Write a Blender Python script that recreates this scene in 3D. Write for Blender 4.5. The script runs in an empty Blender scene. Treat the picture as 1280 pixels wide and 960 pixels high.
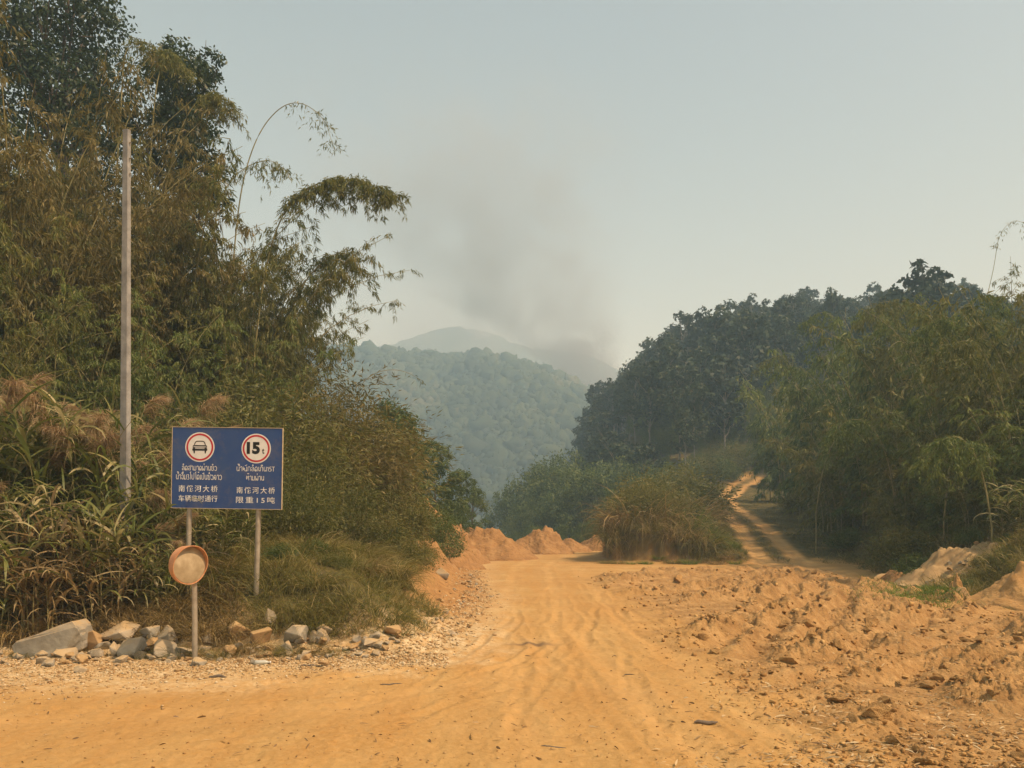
import bpy, bmesh, math, random
import numpy as np
from mathutils import Vector, Matrix

R = math.radians
scene = bpy.context.scene
COL = scene.collection

# ------------------------------------------------------------------ camera, sky, sun, exposure
CAM_H, HOR, FPX = 2.2, 650.0, 1000.0
cam_d = bpy.data.cameras.new("camera")
cam_d.sensor_width = 36.0
cam_d.sensor_fit = 'HORIZONTAL'
cam_d.lens = 36.0 * FPX / 1280.0
cam_d.shift_y = (HOR - 480.0) / 1280.0
cam_d.clip_start = 0.1
cam_d.clip_end = 8000
cam = bpy.data.objects.new("camera", cam_d)
COL.objects.link(cam)
cam.location = (0, 0, CAM_H)
cam.rotation_euler = (R(90), 0, 0)
scene.camera = cam

SUN_EL, SUN_AZ = 54.0, 109.0
world = bpy.data.worlds.new("World")
scene.world = world
world.use_nodes = True
wn = world.node_tree
wn.nodes.clear()
w_out = wn.nodes.new("ShaderNodeOutputWorld")
w_bg = wn.nodes.new("ShaderNodeBackground")
w_sky = wn.nodes.new("ShaderNodeTexSky")
w_sky.sky_type = 'NISHITA'
w_sky.sun_disc = False
w_sky.sun_elevation = R(SUN_EL)
w_sky.sun_rotation = R(SUN_AZ)
w_sky.air_density = 1.0
w_sky.dust_density = 2.5
w_sky.ozone_density = 1.0
w_hsv = wn.nodes.new("ShaderNodeHueSaturation")
w_hsv.inputs["Saturation"].default_value = 0.75
w_mul = wn.nodes.new("ShaderNodeMix"); w_mul.data_type = 'RGBA'; w_mul.blend_type = 'MULTIPLY'; w_mul.inputs[0].default_value = 1.0
w_mul.inputs[7].default_value = (1.0, .96, .87, 1)
wn.links.new(w_sky.outputs[0], w_hsv.inputs["Color"])
wn.links.new(w_hsv.outputs[0], w_mul.inputs[6])
wn.links.new(w_mul.outputs[2], w_bg.inputs[0])
w_bg.inputs[1].default_value = 0.12
wn.links.new(w_bg.outputs[0], w_out.inputs[0])

sun_d = bpy.data.lights.new("sun", 'SUN')
sun_d.energy = 5.0
sun_d.angle = R(1.0)
sun_d.color = (1.0, 0.84, 0.62)
sun = bpy.data.objects.new("sun", sun_d)
COL.objects.link(sun)
sv = Vector((math.sin(R(SUN_AZ)) * math.cos(R(SUN_EL)), math.cos(R(SUN_AZ)) * math.cos(R(SUN_EL)), math.sin(R(SUN_EL))))
sun.rotation_euler = sv.to_track_quat('Z', 'Y').to_euler()
sun.location = sv * 60

vs = scene.view_settings
vs.view_transform = 'Standard'
vs.look = 'None'
vs.gamma = 1.0
vs.use_curve_mapping = False
vs.exposure = 0.27
scene.render.engine = 'CYCLES'
cy = scene.cycles
cy.use_denoising = True
cy.max_bounces = 6
cy.diffuse_bounces = 2
cy.glossy_bounces = 2
cy.transmission_bounces = 3
cy.volume_bounces = 2
cy.transparent_max_bounces = 6
cy.volume_step_rate = 3.0
cy.volume_max_steps = 96
cy.use_adaptive_sampling = False

# ------------------------------------------------------------------ helpers
def tag(o, label=None, cat=None, group=None, kind=None):
    if label: o["label"] = label
    if cat: o["category"] = cat
    if group: o["group"] = group
    if kind: o["kind"] = kind
    return o

def link(name, me, parent=None, mat=None):
    o = bpy.data.objects.new(name, me)
    COL.objects.link(o)
    if parent is not None:
        o.parent = parent
    if mat is not None and me is not None and len(me.materials) == 0:
        me.materials.append(mat)
    return o

def empty(name, loc=(0, 0, 0), rot=(0, 0, 0), scale=(1, 1, 1)):
    o = bpy.data.objects.new(name, None)
    COL.objects.link(o)
    o.empty_display_size = 0.2
    o.location = loc
    o.rotation_euler = rot
    o.scale = scale
    return o

def mesh_np(name, V, quads=None, tris=None, mat=None, tint=None, smooth=False, attrs=None):
    me = bpy.data.meshes.new(name)
    V = np.asarray(V, np.float32)
    nq = 0 if quads is None else len(quads)
    nt = 0 if tris is None else len(tris)
    me.vertices.add(len(V))
    me.vertices.foreach_set("co", V.ravel())
    parts, starts = [], []
    if nq:
        parts.append(np.asarray(quads, np.int32).ravel()); starts.append(np.arange(nq, dtype=np.int32) * 4)
    if nt:
        parts.append(np.asarray(tris, np.int32).ravel()); starts.append(nq * 4 + np.arange(nt, dtype=np.int32) * 3)
    loops = np.concatenate(parts)
    me.loops.add(len(loops))
    me.loops.foreach_set("vertex_index", loops)
    me.polygons.add(nq + nt)
    me.polygons.foreach_set("loop_start", np.concatenate(starts))
    me.update(calc_edges=True)
    if smooth:
        me.polygons.foreach_set("use_smooth", np.ones(nq + nt, bool))
    if tint is not None:
        a = me.attributes.new("tint", 'FLOAT', 'POINT')
        a.data.foreach_set("value", np.asarray(tint, np.float32))
    if attrs:
        for k, v in attrs.items():
            a = me.attributes.new(k, 'FLOAT', 'POINT')
            a.data.foreach_set("value", np.asarray(v, np.float32))
    if mat is not None:
        me.materials.append(mat)
    return me

def bm_mesh(name, bm, mat=None, smooth=False):
    me = bpy.data.meshes.new(name)
    if smooth:
        for f in bm.faces: f.smooth = True
    bm.to_mesh(me)
    bm.free()
    if mat is not None:
        me.materials.append(mat)
    return me

def _hash(ix, iy, seed):
    n = (ix * 374761393 + iy * 668265263 + seed * 974711) & 0xFFFFFFFF
    n = ((n ^ (n >> 13)) * 1274126177) & 0xFFFFFFFF
    return (n ^ (n >> 16)) & 0xFFFFFFFF

def perlin(x, y, seed=0):
    x = np.asarray(x, np.float64); y = np.asarray(y, np.float64)
    x0 = np.floor(x).astype(np.int64); y0 = np.floor(y).astype(np.int64)
    fx = x - x0; fy = y - y0
    u = fx * fx * fx * (fx * (fx * 6 - 15) + 10); v = fy * fy * fy * (fy * (fy * 6 - 15) + 10)
    def g(ix, iy, dx, dy):
        a = _hash(ix, iy, seed).astype(np.float64) * (2 * np.pi / 4294967296.0)
        return np.cos(a) * dx + np.sin(a) * dy
    n00 = g(x0, y0, fx, fy); n10 = g(x0 + 1, y0, fx - 1, fy)
    n01 = g(x0, y0 + 1, fx, fy - 1); n11 = g(x0 + 1, y0 + 1, fx - 1, fy - 1)
    return ((n00 + u * (n10 - n00)) * (1 - v) + (n01 + u * (n11 - n01)) * v) * 1.4

def fbm(x, y, seed=0, octv=4, gain=0.5):
    s = 0.0; a = 1.0; f = 1.0
    for i in range(octv):
        s = s + a * perlin(x * f + 17.3 * i, y * f - 9.1 * i, seed + i)
        a *= gain; f *= 2.03
    return s

def sstep(a, b, x):
    t = np.clip((x - a) / (b - a), 0, 1)
    return t * t * (3 - 2 * t)

def sd_poly(x, y, pts):
    """signed distance to a polygon, positive inside"""
    pts = np.asarray(pts, float); n = len(pts)
    d = np.full(np.shape(x), 1e9); inside = np.zeros(np.shape(x), bool)
    for i in range(n):
        a = pts[i]; b = pts[(i + 1) % n]
        ex, ey = b - a
        t = np.clip(((x - a[0]) * ex + (y - a[1]) * ey) / (ex * ex + ey * ey), 0, 1)
        d = np.minimum(d, np.hypot(x - a[0] - t * ex, y - a[1] - t * ey))
        c = ((a[1] <= y) & (b[1] > y)) | ((b[1] <= y) & (a[1] > y))
        xi = a[0] + (y - a[1]) / (ey if abs(ey) > 1e-9 else 1e-9) * ex
        inside ^= c & (x < xi)
    return np.where(inside, d, -d)

def d_line(x, y, pts):
    """distance and along-parameter to a polyline"""
    pts = np.asarray(pts, float)
    best = np.full(np.shape(x), 1e9); side = np.zeros(np.shape(x))
    for i in range(len(pts) - 1):
        a = pts[i]; b = pts[i + 1]; ex, ey = b - a
        t = np.clip(((x - a[0]) * ex + (y - a[1]) * ey) / (ex * ex + ey * ey), 0, 1)
        dx = x - a[0] - t * ex; dy = y - a[1] - t * ey
        d = np.hypot(dx, dy)
        m = d < best
        best = np.where(m, d, best)
        side = np.where(m, (i + t) / (len(pts) - 1), side)
    return best, side

def P(px, py):
    """flat-ground world point seen at photo pixel"""
    y = FPX * CAM_H / (py - HOR)
    return ((px - 640.0) * y / FPX, y)

# ------------------------------------------------------------------ the lie of the land
XL = ([0, 11.8, 12.4, 14.7, 18, 22, 30, 36, 44, 50, 56, 62, 70, 90], [-3.4, -2.6, -1.5, -1.2, -1.1, -0.9, -1.5, -1.9, -1.8, 0.6, 3.6, 7.0, 9, 12])
YF = ([-400, -60, -30, -12, -8, -4, -1.5, 0], [60, 16, 13.4, 13.0, 13.0, 13.0, 12.6, 12.3])
XI = ([40, 41, 46, 52, 58, 64, 90, 400], [6.0, 5.2, 5.2, 6.5, 9.5, 13.0, 16.0, 16.0])
YI = ([0, 5, 9, 11, 13, 40], [42.5, 41.5, 40.8, 40.3, 40, 40])
TRK = [(13.0, 34), (13.6, 40), (14.6, 46), (16.6, 55), (18.2, 64), (19.6, 74), (23.0, 88), (28.5, 100), (36, 110), (50, 122)]
ZT = ([0, 40, 46, 55, 72, 100, 110, 130, 160], [0, 0, 0.75, 1.6, 3.3, 6.0, 7.1, 9.5, 10])
XF = ([0, 8, 15, 24, 30, 40, 60, 80, 100, 130, 400], [14, 12.5, 12.0, 12.6, 13.8, 16.4, 21.5, 26.5, 37, 55, 90])
MUD = [P(735, 722), P(830, 713), P(1000, 710), (12.4, 26), (12.5, 17), (9.5, 6.0), (3.0, 6.0), P(1060, 940), P(950, 870), P(870, 815), P(790, 745)]
RUTS = [([P(880, 815), P(930, 785), P(985, 745), P(1010, 716)], 0.24, 0.12),
        ([P(985, 815), P(1030, 790), P(1058, 755), P(1060, 722)], 0.25, 0.13),
        ([P(1010, 838), P(1105, 800), P(1190, 765), P(1250, 750)], 0.26, 0.12),
        ([P(1100, 860), P(1190, 825), P(1290, 790)], 0.22, 0.11),
        ([P(760, 735), P(880, 724), P(1000, 715)], 0.20, 0.08),
        ([P(960, 860), P(1060, 838), P(1180, 812), P(1290, 775)], 0.2, 0.09),
        ([P(930, 835), P(960, 800), P(1000, 768), P(1035, 735)], 0.2, 0.10),
        ([P(860, 740), P(930, 735), P(1100, 742)], 0.2, 0.05)]
ROADRUT = [([(1.9, 6), (1.6, 10), (1.2, 16), (1.4, 26), (1.7, 38), (3.4, 50)], 0.14, 0.022),
           ([(0.2, 6), (0.1, 10), (-0.1, 16), (0.0, 26), (0.2, 38), (1.9, 50)], 0.14, 0.022),
           ([(2.9, 6), (2.7, 10), (2.4, 16), (2.6, 26), (3.0, 38)], 0.13, 0.018),
           ([(-6, 8.6), (-2, 9.4), (0.6, 12), (1.0, 18), (1.0, 26)], 0.13, 0.015),
           ([(-6, 10.2), (-2.5, 10.9), (-0.7, 13.5), (-0.3, 19), (-0.2, 26)], 0.13, 0.015),
           ([(3.2, 6.5), (3.0, 9.5), (2.75, 12.2), (2.6, 15)], 0.10, 0.03)]
_rr = random.Random(4)
TREAD = []
for _k in range(13):
    _o = _rr.uniform(-.6, 2.6); _b = _rr.uniform(-1.6, 1.6); _s = _rr.uniform(5.5, 14)
    for _w in (0, 1.55):
        TREAD.append(([(_o + _w + _b * (1 - t) ** 2 + (0.9 * t * t), _s + t * _rr.uniform(15, 15.5)) for t in (0, .2, .4, .6, .8, 1)], .075, .013))
for _k in range(6):
    _o = _rr.uniform(7.4, 10.8)
    for _w in (0, 1.5):
        TREAD.append(([(-7, _o + _w * .9 - .2), (-3.5, _o + _w * .9), (-1.2 - _w * .3, _o + 1.0 + _w * .7), (-.2 - _w * .6 + _k * .15, _o + 3.4), (.2 - _w + _k * .2 + .6, _o + 8)], .075, .012))

def zones(x, y):
    dL = np.minimum(np.interp(y, *XL) - x, y - np.interp(x, *YF))
    dL = dL + 0.22 * perlin(x * 0.9, y * 0.9, 5) + 0.1 * perlin(x * 2.7, y * 2.7, 6)
    td, ts = d_line(x, y, TRK)
    tw = 1.75 - 0.45 * ts
    beyond = x - np.interp(y, *XI)
    dI = np.minimum(np.minimum(beyond, y - np.interp(x, *YI)), np.where(x < np.interp(y, [p[1] for p in TRK], [p[0] for p in TRK]), td - tw, -9))
    dI = dI + 0.18 * perlin(x * 0.8, y * 0.8, 8) + 0.1 * perlin(x * 2.3, y * 2.3, 9)
    dR = x - np.interp(y, *XF) + 0.5 * perlin(x * 0.4, y * 0.4, 11) + 0.2 * perlin(x * 1.3, y * 1.3, 12)
    return dL, td, ts, tw, beyond, dI, dR

def land(x, y, fine=True):
    x = np.asarray(x, float); y = np.asarray(y, float)
    dL, td, ts, tw, beyond, dI, dR = zones(x, y)
    z = np.zeros(np.broadcast(x, y).shape)
    up = sstep(-1.5, 2.5, beyond)
    z = z + np.interp(y, *ZT) * up
    valley = -np.clip((y - 62) * 0.13, 0, 22) - np.clip((-45 - x) * 0.1, 0, 8) * sstep(40, 80, y)
    z = z + valley * (1 - up * (1 - sstep(150, 230, y)))
    lf = 1 - sstep(46, 64, y)
    z = z + lf * (0.9 * sstep(0, 2.4, dL) + np.clip(dL - 1.0, 0, 16) * 0.20)
    z = z + (0.2 + 1.0 * (1 - sstep(7.2, 10.0, x))) * sstep(0, 0.55, dI) * (1 - sstep(58, 75, y)) + 0.05 * np.clip(dI, 0, 4) + 0.1 * sstep(0, 0.3, dI)
    rb = np.clip(dR, 0, 26)
    bank = (rb * 0.50) * sstep(0, 3, rb + 0.3) * (1 - 0.5 * sstep(60, 110, y)) * sstep(-40, 6, y)
    hr = np.clip((x - 4) * 0.60, 0, 34) * sstep(90, 175, y) * (1 - sstep(210, 330, y))
    z = z + np.maximum(bank, hr)
    z = z + 0.5 * fbm(x * 0.06, y * 0.06, 30, 3) * sstep(55, 90, y) + 0.25 * fbm(x * 0.2, y * 0.2, 33, 3) * sstep(1, 4, np.maximum(dL, dR))
    if fine:
        near = (1 - sstep(60, 110, y))
        z = z + near * (0.018 * fbm(x * 0.7, y * 0.7, 40, 3) + 0.012 * perlin(x * 3.1, y * 3.1, 44) + 0.010 * perlin(x * 9, y * 9, 45) + 0.007 * np.clip(perlin(x * 19, y * 19, 46), -.1, 1))
        for pts, w, h in ROADRUT:
            d, s = d_line(x + 0.12 * perlin(x * 0.5, y * 0.5, 50), y, pts)
            fade = sstep(0, .1, s) * (1 - sstep(.9, 1, s)) * (0.6 + 0.8 * perlin(x * .5, y * .35, 51))
            z = z - h * np.exp(-(d / w) ** 2) * fade + 0.5 * h * np.exp(-((d - 1.9 * w) / (0.7 * w)) ** 2) * fade
        ty = (y < 34) & (x < 6) & (x > -9)
        if np.any(ty):
            xs_, ys_ = x[ty], y[ty]; acc = np.zeros(xs_.shape)
            for pts, w, h in TREAD:
                d, s = d_line(xs_ + .08 * perlin(xs_ * .6, ys_ * .6, 150), ys_, pts)
                fade = sstep(0, .12, s) * (1 - sstep(.8, 1, s)) * np.clip(.5 + perlin(xs_ * 1.1, ys_ * .6, 151 + int(abs(pts[0][0] * 7))), 0, 1.2)
                acc += fade * h * (-(1 + .5 * np.sin(s * 260)) * np.exp(-(d / w) ** 2) + .6 * np.exp(-((d - 1.7 * w) / (.6 * w)) ** 2))
            z[ty] += acc
        m = sstep(-0.5, 0.9, sd_poly(x + 0.5 * perlin(x * .6, y * .6, 52), y + 0.6 * perlin(x * .5, y * .5, 53), MUD))
        wx = x + 0.15 * perlin(x * 2, y * 2, 60) + 0.05 * perlin(x * 7, y * 7, 58); wy = y + 0.15 * perlin(x * 2, y * 2, 61) + 0.05 * perlin(x * 7, y * 7, 59)
        bil = 0.5 - np.abs(perlin(wx * 0.9, wy * 0.9, 62))
        cl = np.clip(fbm(wx * 1.7, wy * 1.7, 63, 3), -.3, 1)
        c2 = np.clip(perlin(wx * 4.6, wy * 4.6, 66), -.15, 1)
        c3 = np.clip(perlin(wx * 11, wy * 11, 67), -.2, 1)
        c4 = np.abs(perlin(x * 24, y * 24, 68))
        ca, sa = math.cos(R(38)), math.sin(R(38)); ux = x * ca + y * sa; uy = -x * sa + y * ca
        patch = 0.10 + 1.15 * sstep(-.15, .55, perlin(ux * .22 + 2, uy * .75, 69) + .45 * perlin(x * .9, y * .9, 168) + .25 * sstep(6, 11, x))
        lump = 0.20 * np.abs(perlin(wx * 1.3, wy * 1.3, 162)) + 0.19 * np.abs(perlin(wx * 2.9, wy * 2.9, 163)) + 0.15 * np.abs(perlin(wx * 6.3, wy * 6.3, 164)) + 0.085 * np.abs(perlin(x * 12, y * 12, 165)) + 0.04 * np.abs(perlin(x * 25, y * 25, 166))
        mh = 0.05 * bil + 0.03 * cl + lump * (0.55 + 0.7 * np.clip(perlin(x * .8, y * .8, 167) + .3, 0, 1))
        z = z + m * np.minimum(patch, 1.2) * 0.36 * np.tanh(mh / 0.28)
        for pts, w, h in RUTS:
            d, s = d_line(wx + .12 * perlin(x * 1.4, y * 1.4, 70), wy, pts)
            fade = sstep(0, .12, s) * (1 - sstep(.85, 1, s))
            tread = 1 + 0.25 * np.sin(s * 160)
            z = z + m * fade * (-h * tread * np.exp(-(d / w) ** 2) + .8 * h * np.exp(-((d - 1.9 * w) / (0.75 * w)) ** 2) * (0.55 + .35 * np.abs(perlin(x * 3, y * 3, 71)) + .45 * np.abs(perlin(x * 8, y * 8, 72))))
        # stony lip at the foot of the left bank, and track ruts
        z = z + 0.10 * sstep(-.6, .3, dL) * (1 - sstep(.6, 1.6, dL)) * (0.4 + np.clip(fbm(x * 2.2, y * 2.2, 75, 3), -.2, 1))
        z = z - 0.06 * np.exp(-((td - 0.95) / 0.35) ** 2) * (1 - sstep(80, 120, y))
        z = z + 0.05 * fbm(x * 1.5, y * 1.5, 77, 3) * sstep(0, 1, np.maximum(np.maximum(dL, dR), dI))
    return z

def gz(x, y):
    return float(land(np.array([x]), np.array([y]))[0])

# ------------------------------------------------------------------ materials
def new_mat(name):
    m = bpy.data.materials.new(name)
    m.use_nodes = True
    nt = m.node_tree
    bsdf = nt.nodes["Principled BSDF"]
    return m, nt, bsdf

def mk_leaf(name, cols, trans=0.35, rough=0.6, vary=0.25):
    """leaf material: colour ramp over a per-leaf tint, shifted a little per plant"""
    m = bpy.data.materials.new(name)
    m.use_nodes = True
    nt = m.node_tree
    nt.nodes.clear()
    out = nt.nodes.new("ShaderNodeOutputMaterial")
    at = nt.nodes.new("ShaderNodeAttribute"); at.attribute_name = "tint"
    oi = nt.nodes.new("ShaderNodeObjectInfo")
    mm = nt.nodes.new("ShaderNodeMath"); mm.operation = 'MULTIPLY_ADD'
    mm.inputs[1].default_value = vary; mm.inputs[2].default_value = -vary * 0.5
    nt.links.new(oi.outputs["Random"], mm.inputs[0])
    ad = nt.nodes.new("ShaderNodeMath"); ad.operation = 'ADD'; ad.use_clamp = True
    nt.links.new(at.outputs["Fac"], ad.inputs[0]); nt.links.new(mm.outputs[0], ad.inputs[1])
    rp = nt.nodes.new("ShaderNodeValToRGB")
    el = rp.color_ramp.elements
    while len(el) > 1: el.remove(el[-1])
    for i, c in enumerate(cols):
        e = el[0] if i == 0 else el.new(i / (len(cols) - 1))
        e.position = i / (len(cols) - 1)
        e.color = (*c, 1)
    nt.links.new(ad.outputs[0], rp.inputs[0])
    df = nt.nodes.new("ShaderNodeBsdfDiffuse")
    tr = nt.nodes.new("ShaderNodeBsdfTranslucent")
    nt.links.new(rp.outputs[0], df.inputs[0]); nt.links.new(rp.outputs[0], tr.inputs[0])
    mx = nt.nodes.new("ShaderNodeMixShader"); mx.inputs[0].default_value = trans
    nt.links.new(df.outputs[0], mx.inputs[1]); nt.links.new(tr.outputs[0], mx.inputs[2])
    gl = nt.nodes.new("ShaderNodeBsdfGlossy"); gl.inputs["Roughness"].default_value = rough
    gl.inputs["Color"].default_value = (0.5, 0.5, 0.5, 1)
    m2 = nt.nodes.new("ShaderNodeMixShader"); m2.inputs[0].default_value = 0.05
    nt.links.new(mx.outputs[0], m2.inputs[1]); nt.links.new(gl.outputs[0], m2.inputs[2])
    nt.links.new(m2.outputs[0], out.inputs[0])
    return m

def mk_noise(name, c1, c2, scale=6.0, rough=0.85, bump=0.3, detail=6, c3=None, bscale=None, metallic=0.0, dist=0.02):
    """two- or three-tone noisy surface with bump, in object coordinates"""
    m, nt, b = new_mat(name)
    tc = nt.nodes.new("ShaderNodeTexCoord")
    n1 = nt.nodes.new("ShaderNodeTexNoise"); n1.inputs["Scale"].default_value = scale; n1.inputs["Detail"].default_value = detail
    n1.inputs["Roughness"].default_value = 0.65
    nt.links.new(tc.outputs["Object"], n1.inputs["Vector"])
    rp = nt.nodes.new("ShaderNodeValToRGB")
    rp.color_ramp.elements[0].position = 0.32; rp.color_ramp.elements[1].position = 0.68
    rp.color_ramp.elements[0].color = (*c1, 1); rp.color_ramp.elements[1].color = (*c2, 1)
    if c3 is not None:
        e = rp.color_ramp.elements.new(0.5); e.color = (*c3, 1)
    nt.links.new(n1.outputs[0], rp.inputs[0]); nt.links.new(rp.outputs[0], b.inputs["Base Color"])
    b.inputs["Roughness"].default_value = rough
    b.inputs["Metallic"].default_value = metallic
    b.inputs["Specular IOR Level"].default_value = 0.25
    n2 = nt.nodes.new("ShaderNodeTexNoise"); n2.inputs["Scale"].default_value = bscale or scale * 3; n2.inputs["Detail"].default_value = 8
    nt.links.new(tc.outputs["Object"], n2.inputs["Vector"])
    bp = nt.nodes.new("ShaderNodeBump"); bp.inputs["Strength"].default_value = bump; bp.inputs["Distance"].default_value = dist
    nt.links.new(n2.outputs[0], bp.inputs["Height"]); nt.links.new(bp.outputs[0], b.inputs["Normal"])
    return m

def mk_flat(name, c, rough=0.6, metallic=0.0, spec=0.3):
    m, nt, b = new_mat(name)
    tc = nt.nodes.new("ShaderNodeTexCoord")
    n1 = nt.nodes.new("ShaderNodeTexNoise"); n1.inputs["Scale"].default_value = 9; n1.inputs["Detail"].default_value = 5
    nt.links.new(tc.outputs["Object"], n1.inputs["Vector"])
    mx = nt.nodes.new("ShaderNodeMix"); mx.data_type = 'RGBA'
    mx.inputs[6].default_value = (*[v * 0.82 for v in c], 1); mx.inputs[7].default_value = (*[min(1, v * 1.12) for v in c], 1)
    nt.links.new(n1.outputs[0], mx.inputs[0]); nt.links.new(mx.outputs[2], b.inputs["Base Color"])
    b.inputs["Roughness"].default_value = rough; b.inputs["Metallic"].default_value = metallic
    b.inputs["Specular IOR Level"].default_value = spec
    return m

M = {}
M["bam_brown"] = mk_leaf("bamboo_leaf_dry", [(.075, .075, .018), (.155, .134, .034), (.255, .198, .06), (.41, .315, .135)], .4)
M["bam_olive"] = mk_leaf("bamboo_leaf_olive", [(.062, .086, .017), (.125, .142, .028), (.205, .195, .048), (.36, .30, .11)], .4)
M["bam_green"] = mk_leaf("bamboo_leaf_green", [(.062, .10, .018), (.115, .162, .030), (.185, .22, .05), (.34, .32, .11)], .4)
M["tree_dark"] = mk_leaf("tree_leaf_dark", [(.022, .04, .018), (.036, .062, .024), (.058, .085, .03), (.09, .105, .036)], .28, .45)
M["tree_mid"] = mk_leaf("tree_leaf_mid", [(.040, .07, .016), (.075, .115, .022), (.12, .16, .034), (.19, .20, .05)], .3)
M["wood_leaf"] = mk_leaf("wood_leaf", [(.020, .036, .018), (.034, .056, .022), (.052, .078, .028), (.09, .10, .04)], .25, .6, .55)
M["far_leaf"] = mk_leaf("far_leaf", [(.012, .024, .012), (.026, .044, .018), (.044, .062, .024), (.085, .085, .04)], .1, .8, .0)
M["shrub"] = mk_leaf("shrub_leaf", [(.068, .088, .016), (.13, .14, .026), (.20, .185, .042), (.33, .25, .08)], .4)
M["reed"] = mk_leaf("reed_blade", [(.08, .115, .024), (.16, .185, .044), (.29, .27, .09), (.55, .47, .25)], .42, .45)
M["reed_dry"] = mk_leaf("reed_blade_dry", [(.10, .07, .028), (.19, .13, .05), (.30, .21, .09), (.50, .40, .22)], .38, .5)
M["plume"] = mk_leaf("plume", [(.24, .15, .075), (.36, .24, .12), (.47, .34, .18), (.60, .46, .28)], .45)
M["grass"] = mk_leaf("grass_blade", [(.08, .092, .016), (.155, .148, .028), (.26, .21, .052), (.44, .33, .13)], .4)
M["grass_dry"] = mk_leaf("grass_blade_dry", [(.13, .095, .03), (.23, .16, .052), (.33, .235, .085), (.47, .35, .16)], .35)
M["grass_green"] = mk_leaf("grass_blade_green", [(.07, .12, .012), (.12, .18, .018), (.20, .25, .03), (.30, .29, .06)], .4)
def dusted(m, amount=.85, dust=(.42, .285, .13)):
    """road dust settled on the upper faces of a stone"""
    nt = m.node_tree; b = nt.nodes["Principled BSDF"]; src = b.inputs["Base Color"].links[0].from_socket
    g = nt.nodes.new("ShaderNodeNewGeometry"); sp = nt.nodes.new("ShaderNodeSeparateXYZ"); nt.links.new(g.outputs["Normal"], sp.inputs[0])
    n = nt.nodes.new("ShaderNodeTexNoise"); n.inputs["Scale"].default_value = 5; n.inputs["Detail"].default_value = 7; nt.links.new(g.outputs["Position"], n.inputs["Vector"])
    a = nt.nodes.new("ShaderNodeMath"); a.operation = 'MULTIPLY'; nt.links.new(sp.outputs[2], a.inputs[0]); nt.links.new(n.outputs[0], a.inputs[1])
    c = nt.nodes.new("ShaderNodeMapRange"); c.inputs[1].default_value = .05; c.inputs[2].default_value = .55; c.inputs[4].default_value = amount; nt.links.new(a.outputs[0], c.inputs[0])
    x = nt.nodes.new("ShaderNodeMix"); x.data_type = 'RGBA'; x.inputs[7].default_value = (*dust, 1)
    nt.links.new(c.outputs[0], x.inputs[0]); nt.links.new(src, x.inputs[6]); nt.links.new(x.outputs[2], b.inputs["Base Color"])
M["culm"] = mk_noise("bamboo_culm", (.15, .14, .05), (.34, .29, .13), 3, .5, .1)
M["bark"] = mk_noise("bark", (.09, .07, .05), (.22, .18, .14), 5, .9, .5)
M["bark_pale"] = mk_noise("bark_pale", (.13, .115, .09), (.27, .24, .19), 4, .9, .4)
M["rock"] = mk_noise("rock", (.27, .24, .18), (.47, .41, .31), 2.2, .9, .55, c3=(.38, .315, .22), bscale=9)
M["rock_grey"] = mk_noise("rock_grey", (.23, .21, .165), (.42, .385, .305), 2.2, .9, .55, bscale=9)
M["rock_tan"] = mk_noise("rock_tan", (.24, .145, .062), (.42, .275, .135), 2.4, .9, .6, bscale=9)
for _k in ("rock", "rock_grey", "rock_tan"): dusted(M[_k])
M["earth"] = mk_noise("earth_heap", (.22, .12, .045), (.37, .215, .085), 1.6, .95, 1.0, c3=(.30, .163, .06), bscale=7, dist=.09)
M["earth_dim"] = mk_noise("earth_clod", (.31, .175, .062), (.45, .27, .10), 2.4, .95, .8, bscale=12, dist=.04)
M["concrete"] = mk_noise("concrete", (.19, .185, .175), (.37, .36, .335), 3, .9, .3)
M["steel"] = mk_noise("galvanised", (.30, .26, .20), (.46, .40, .31), 7, .55, .1, metallic=.35)
M["white"] = mk_flat("sign_white", (.78, .76, .72), .5)
M["red"] = mk_flat("sign_red", (.50, .03, .04), .5)
M["black"] = mk_flat("sign_black", (.012, .012, .012), .5)
M["board_edge"] = mk_noise("board_edge", (.42, .33, .20), (.60, .50, .34), 9, .6, .1)
M["orange"] = mk_noise("faded_orange", (.46, .20, .085), (.60, .32, .17), 6, .6, .15)

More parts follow.
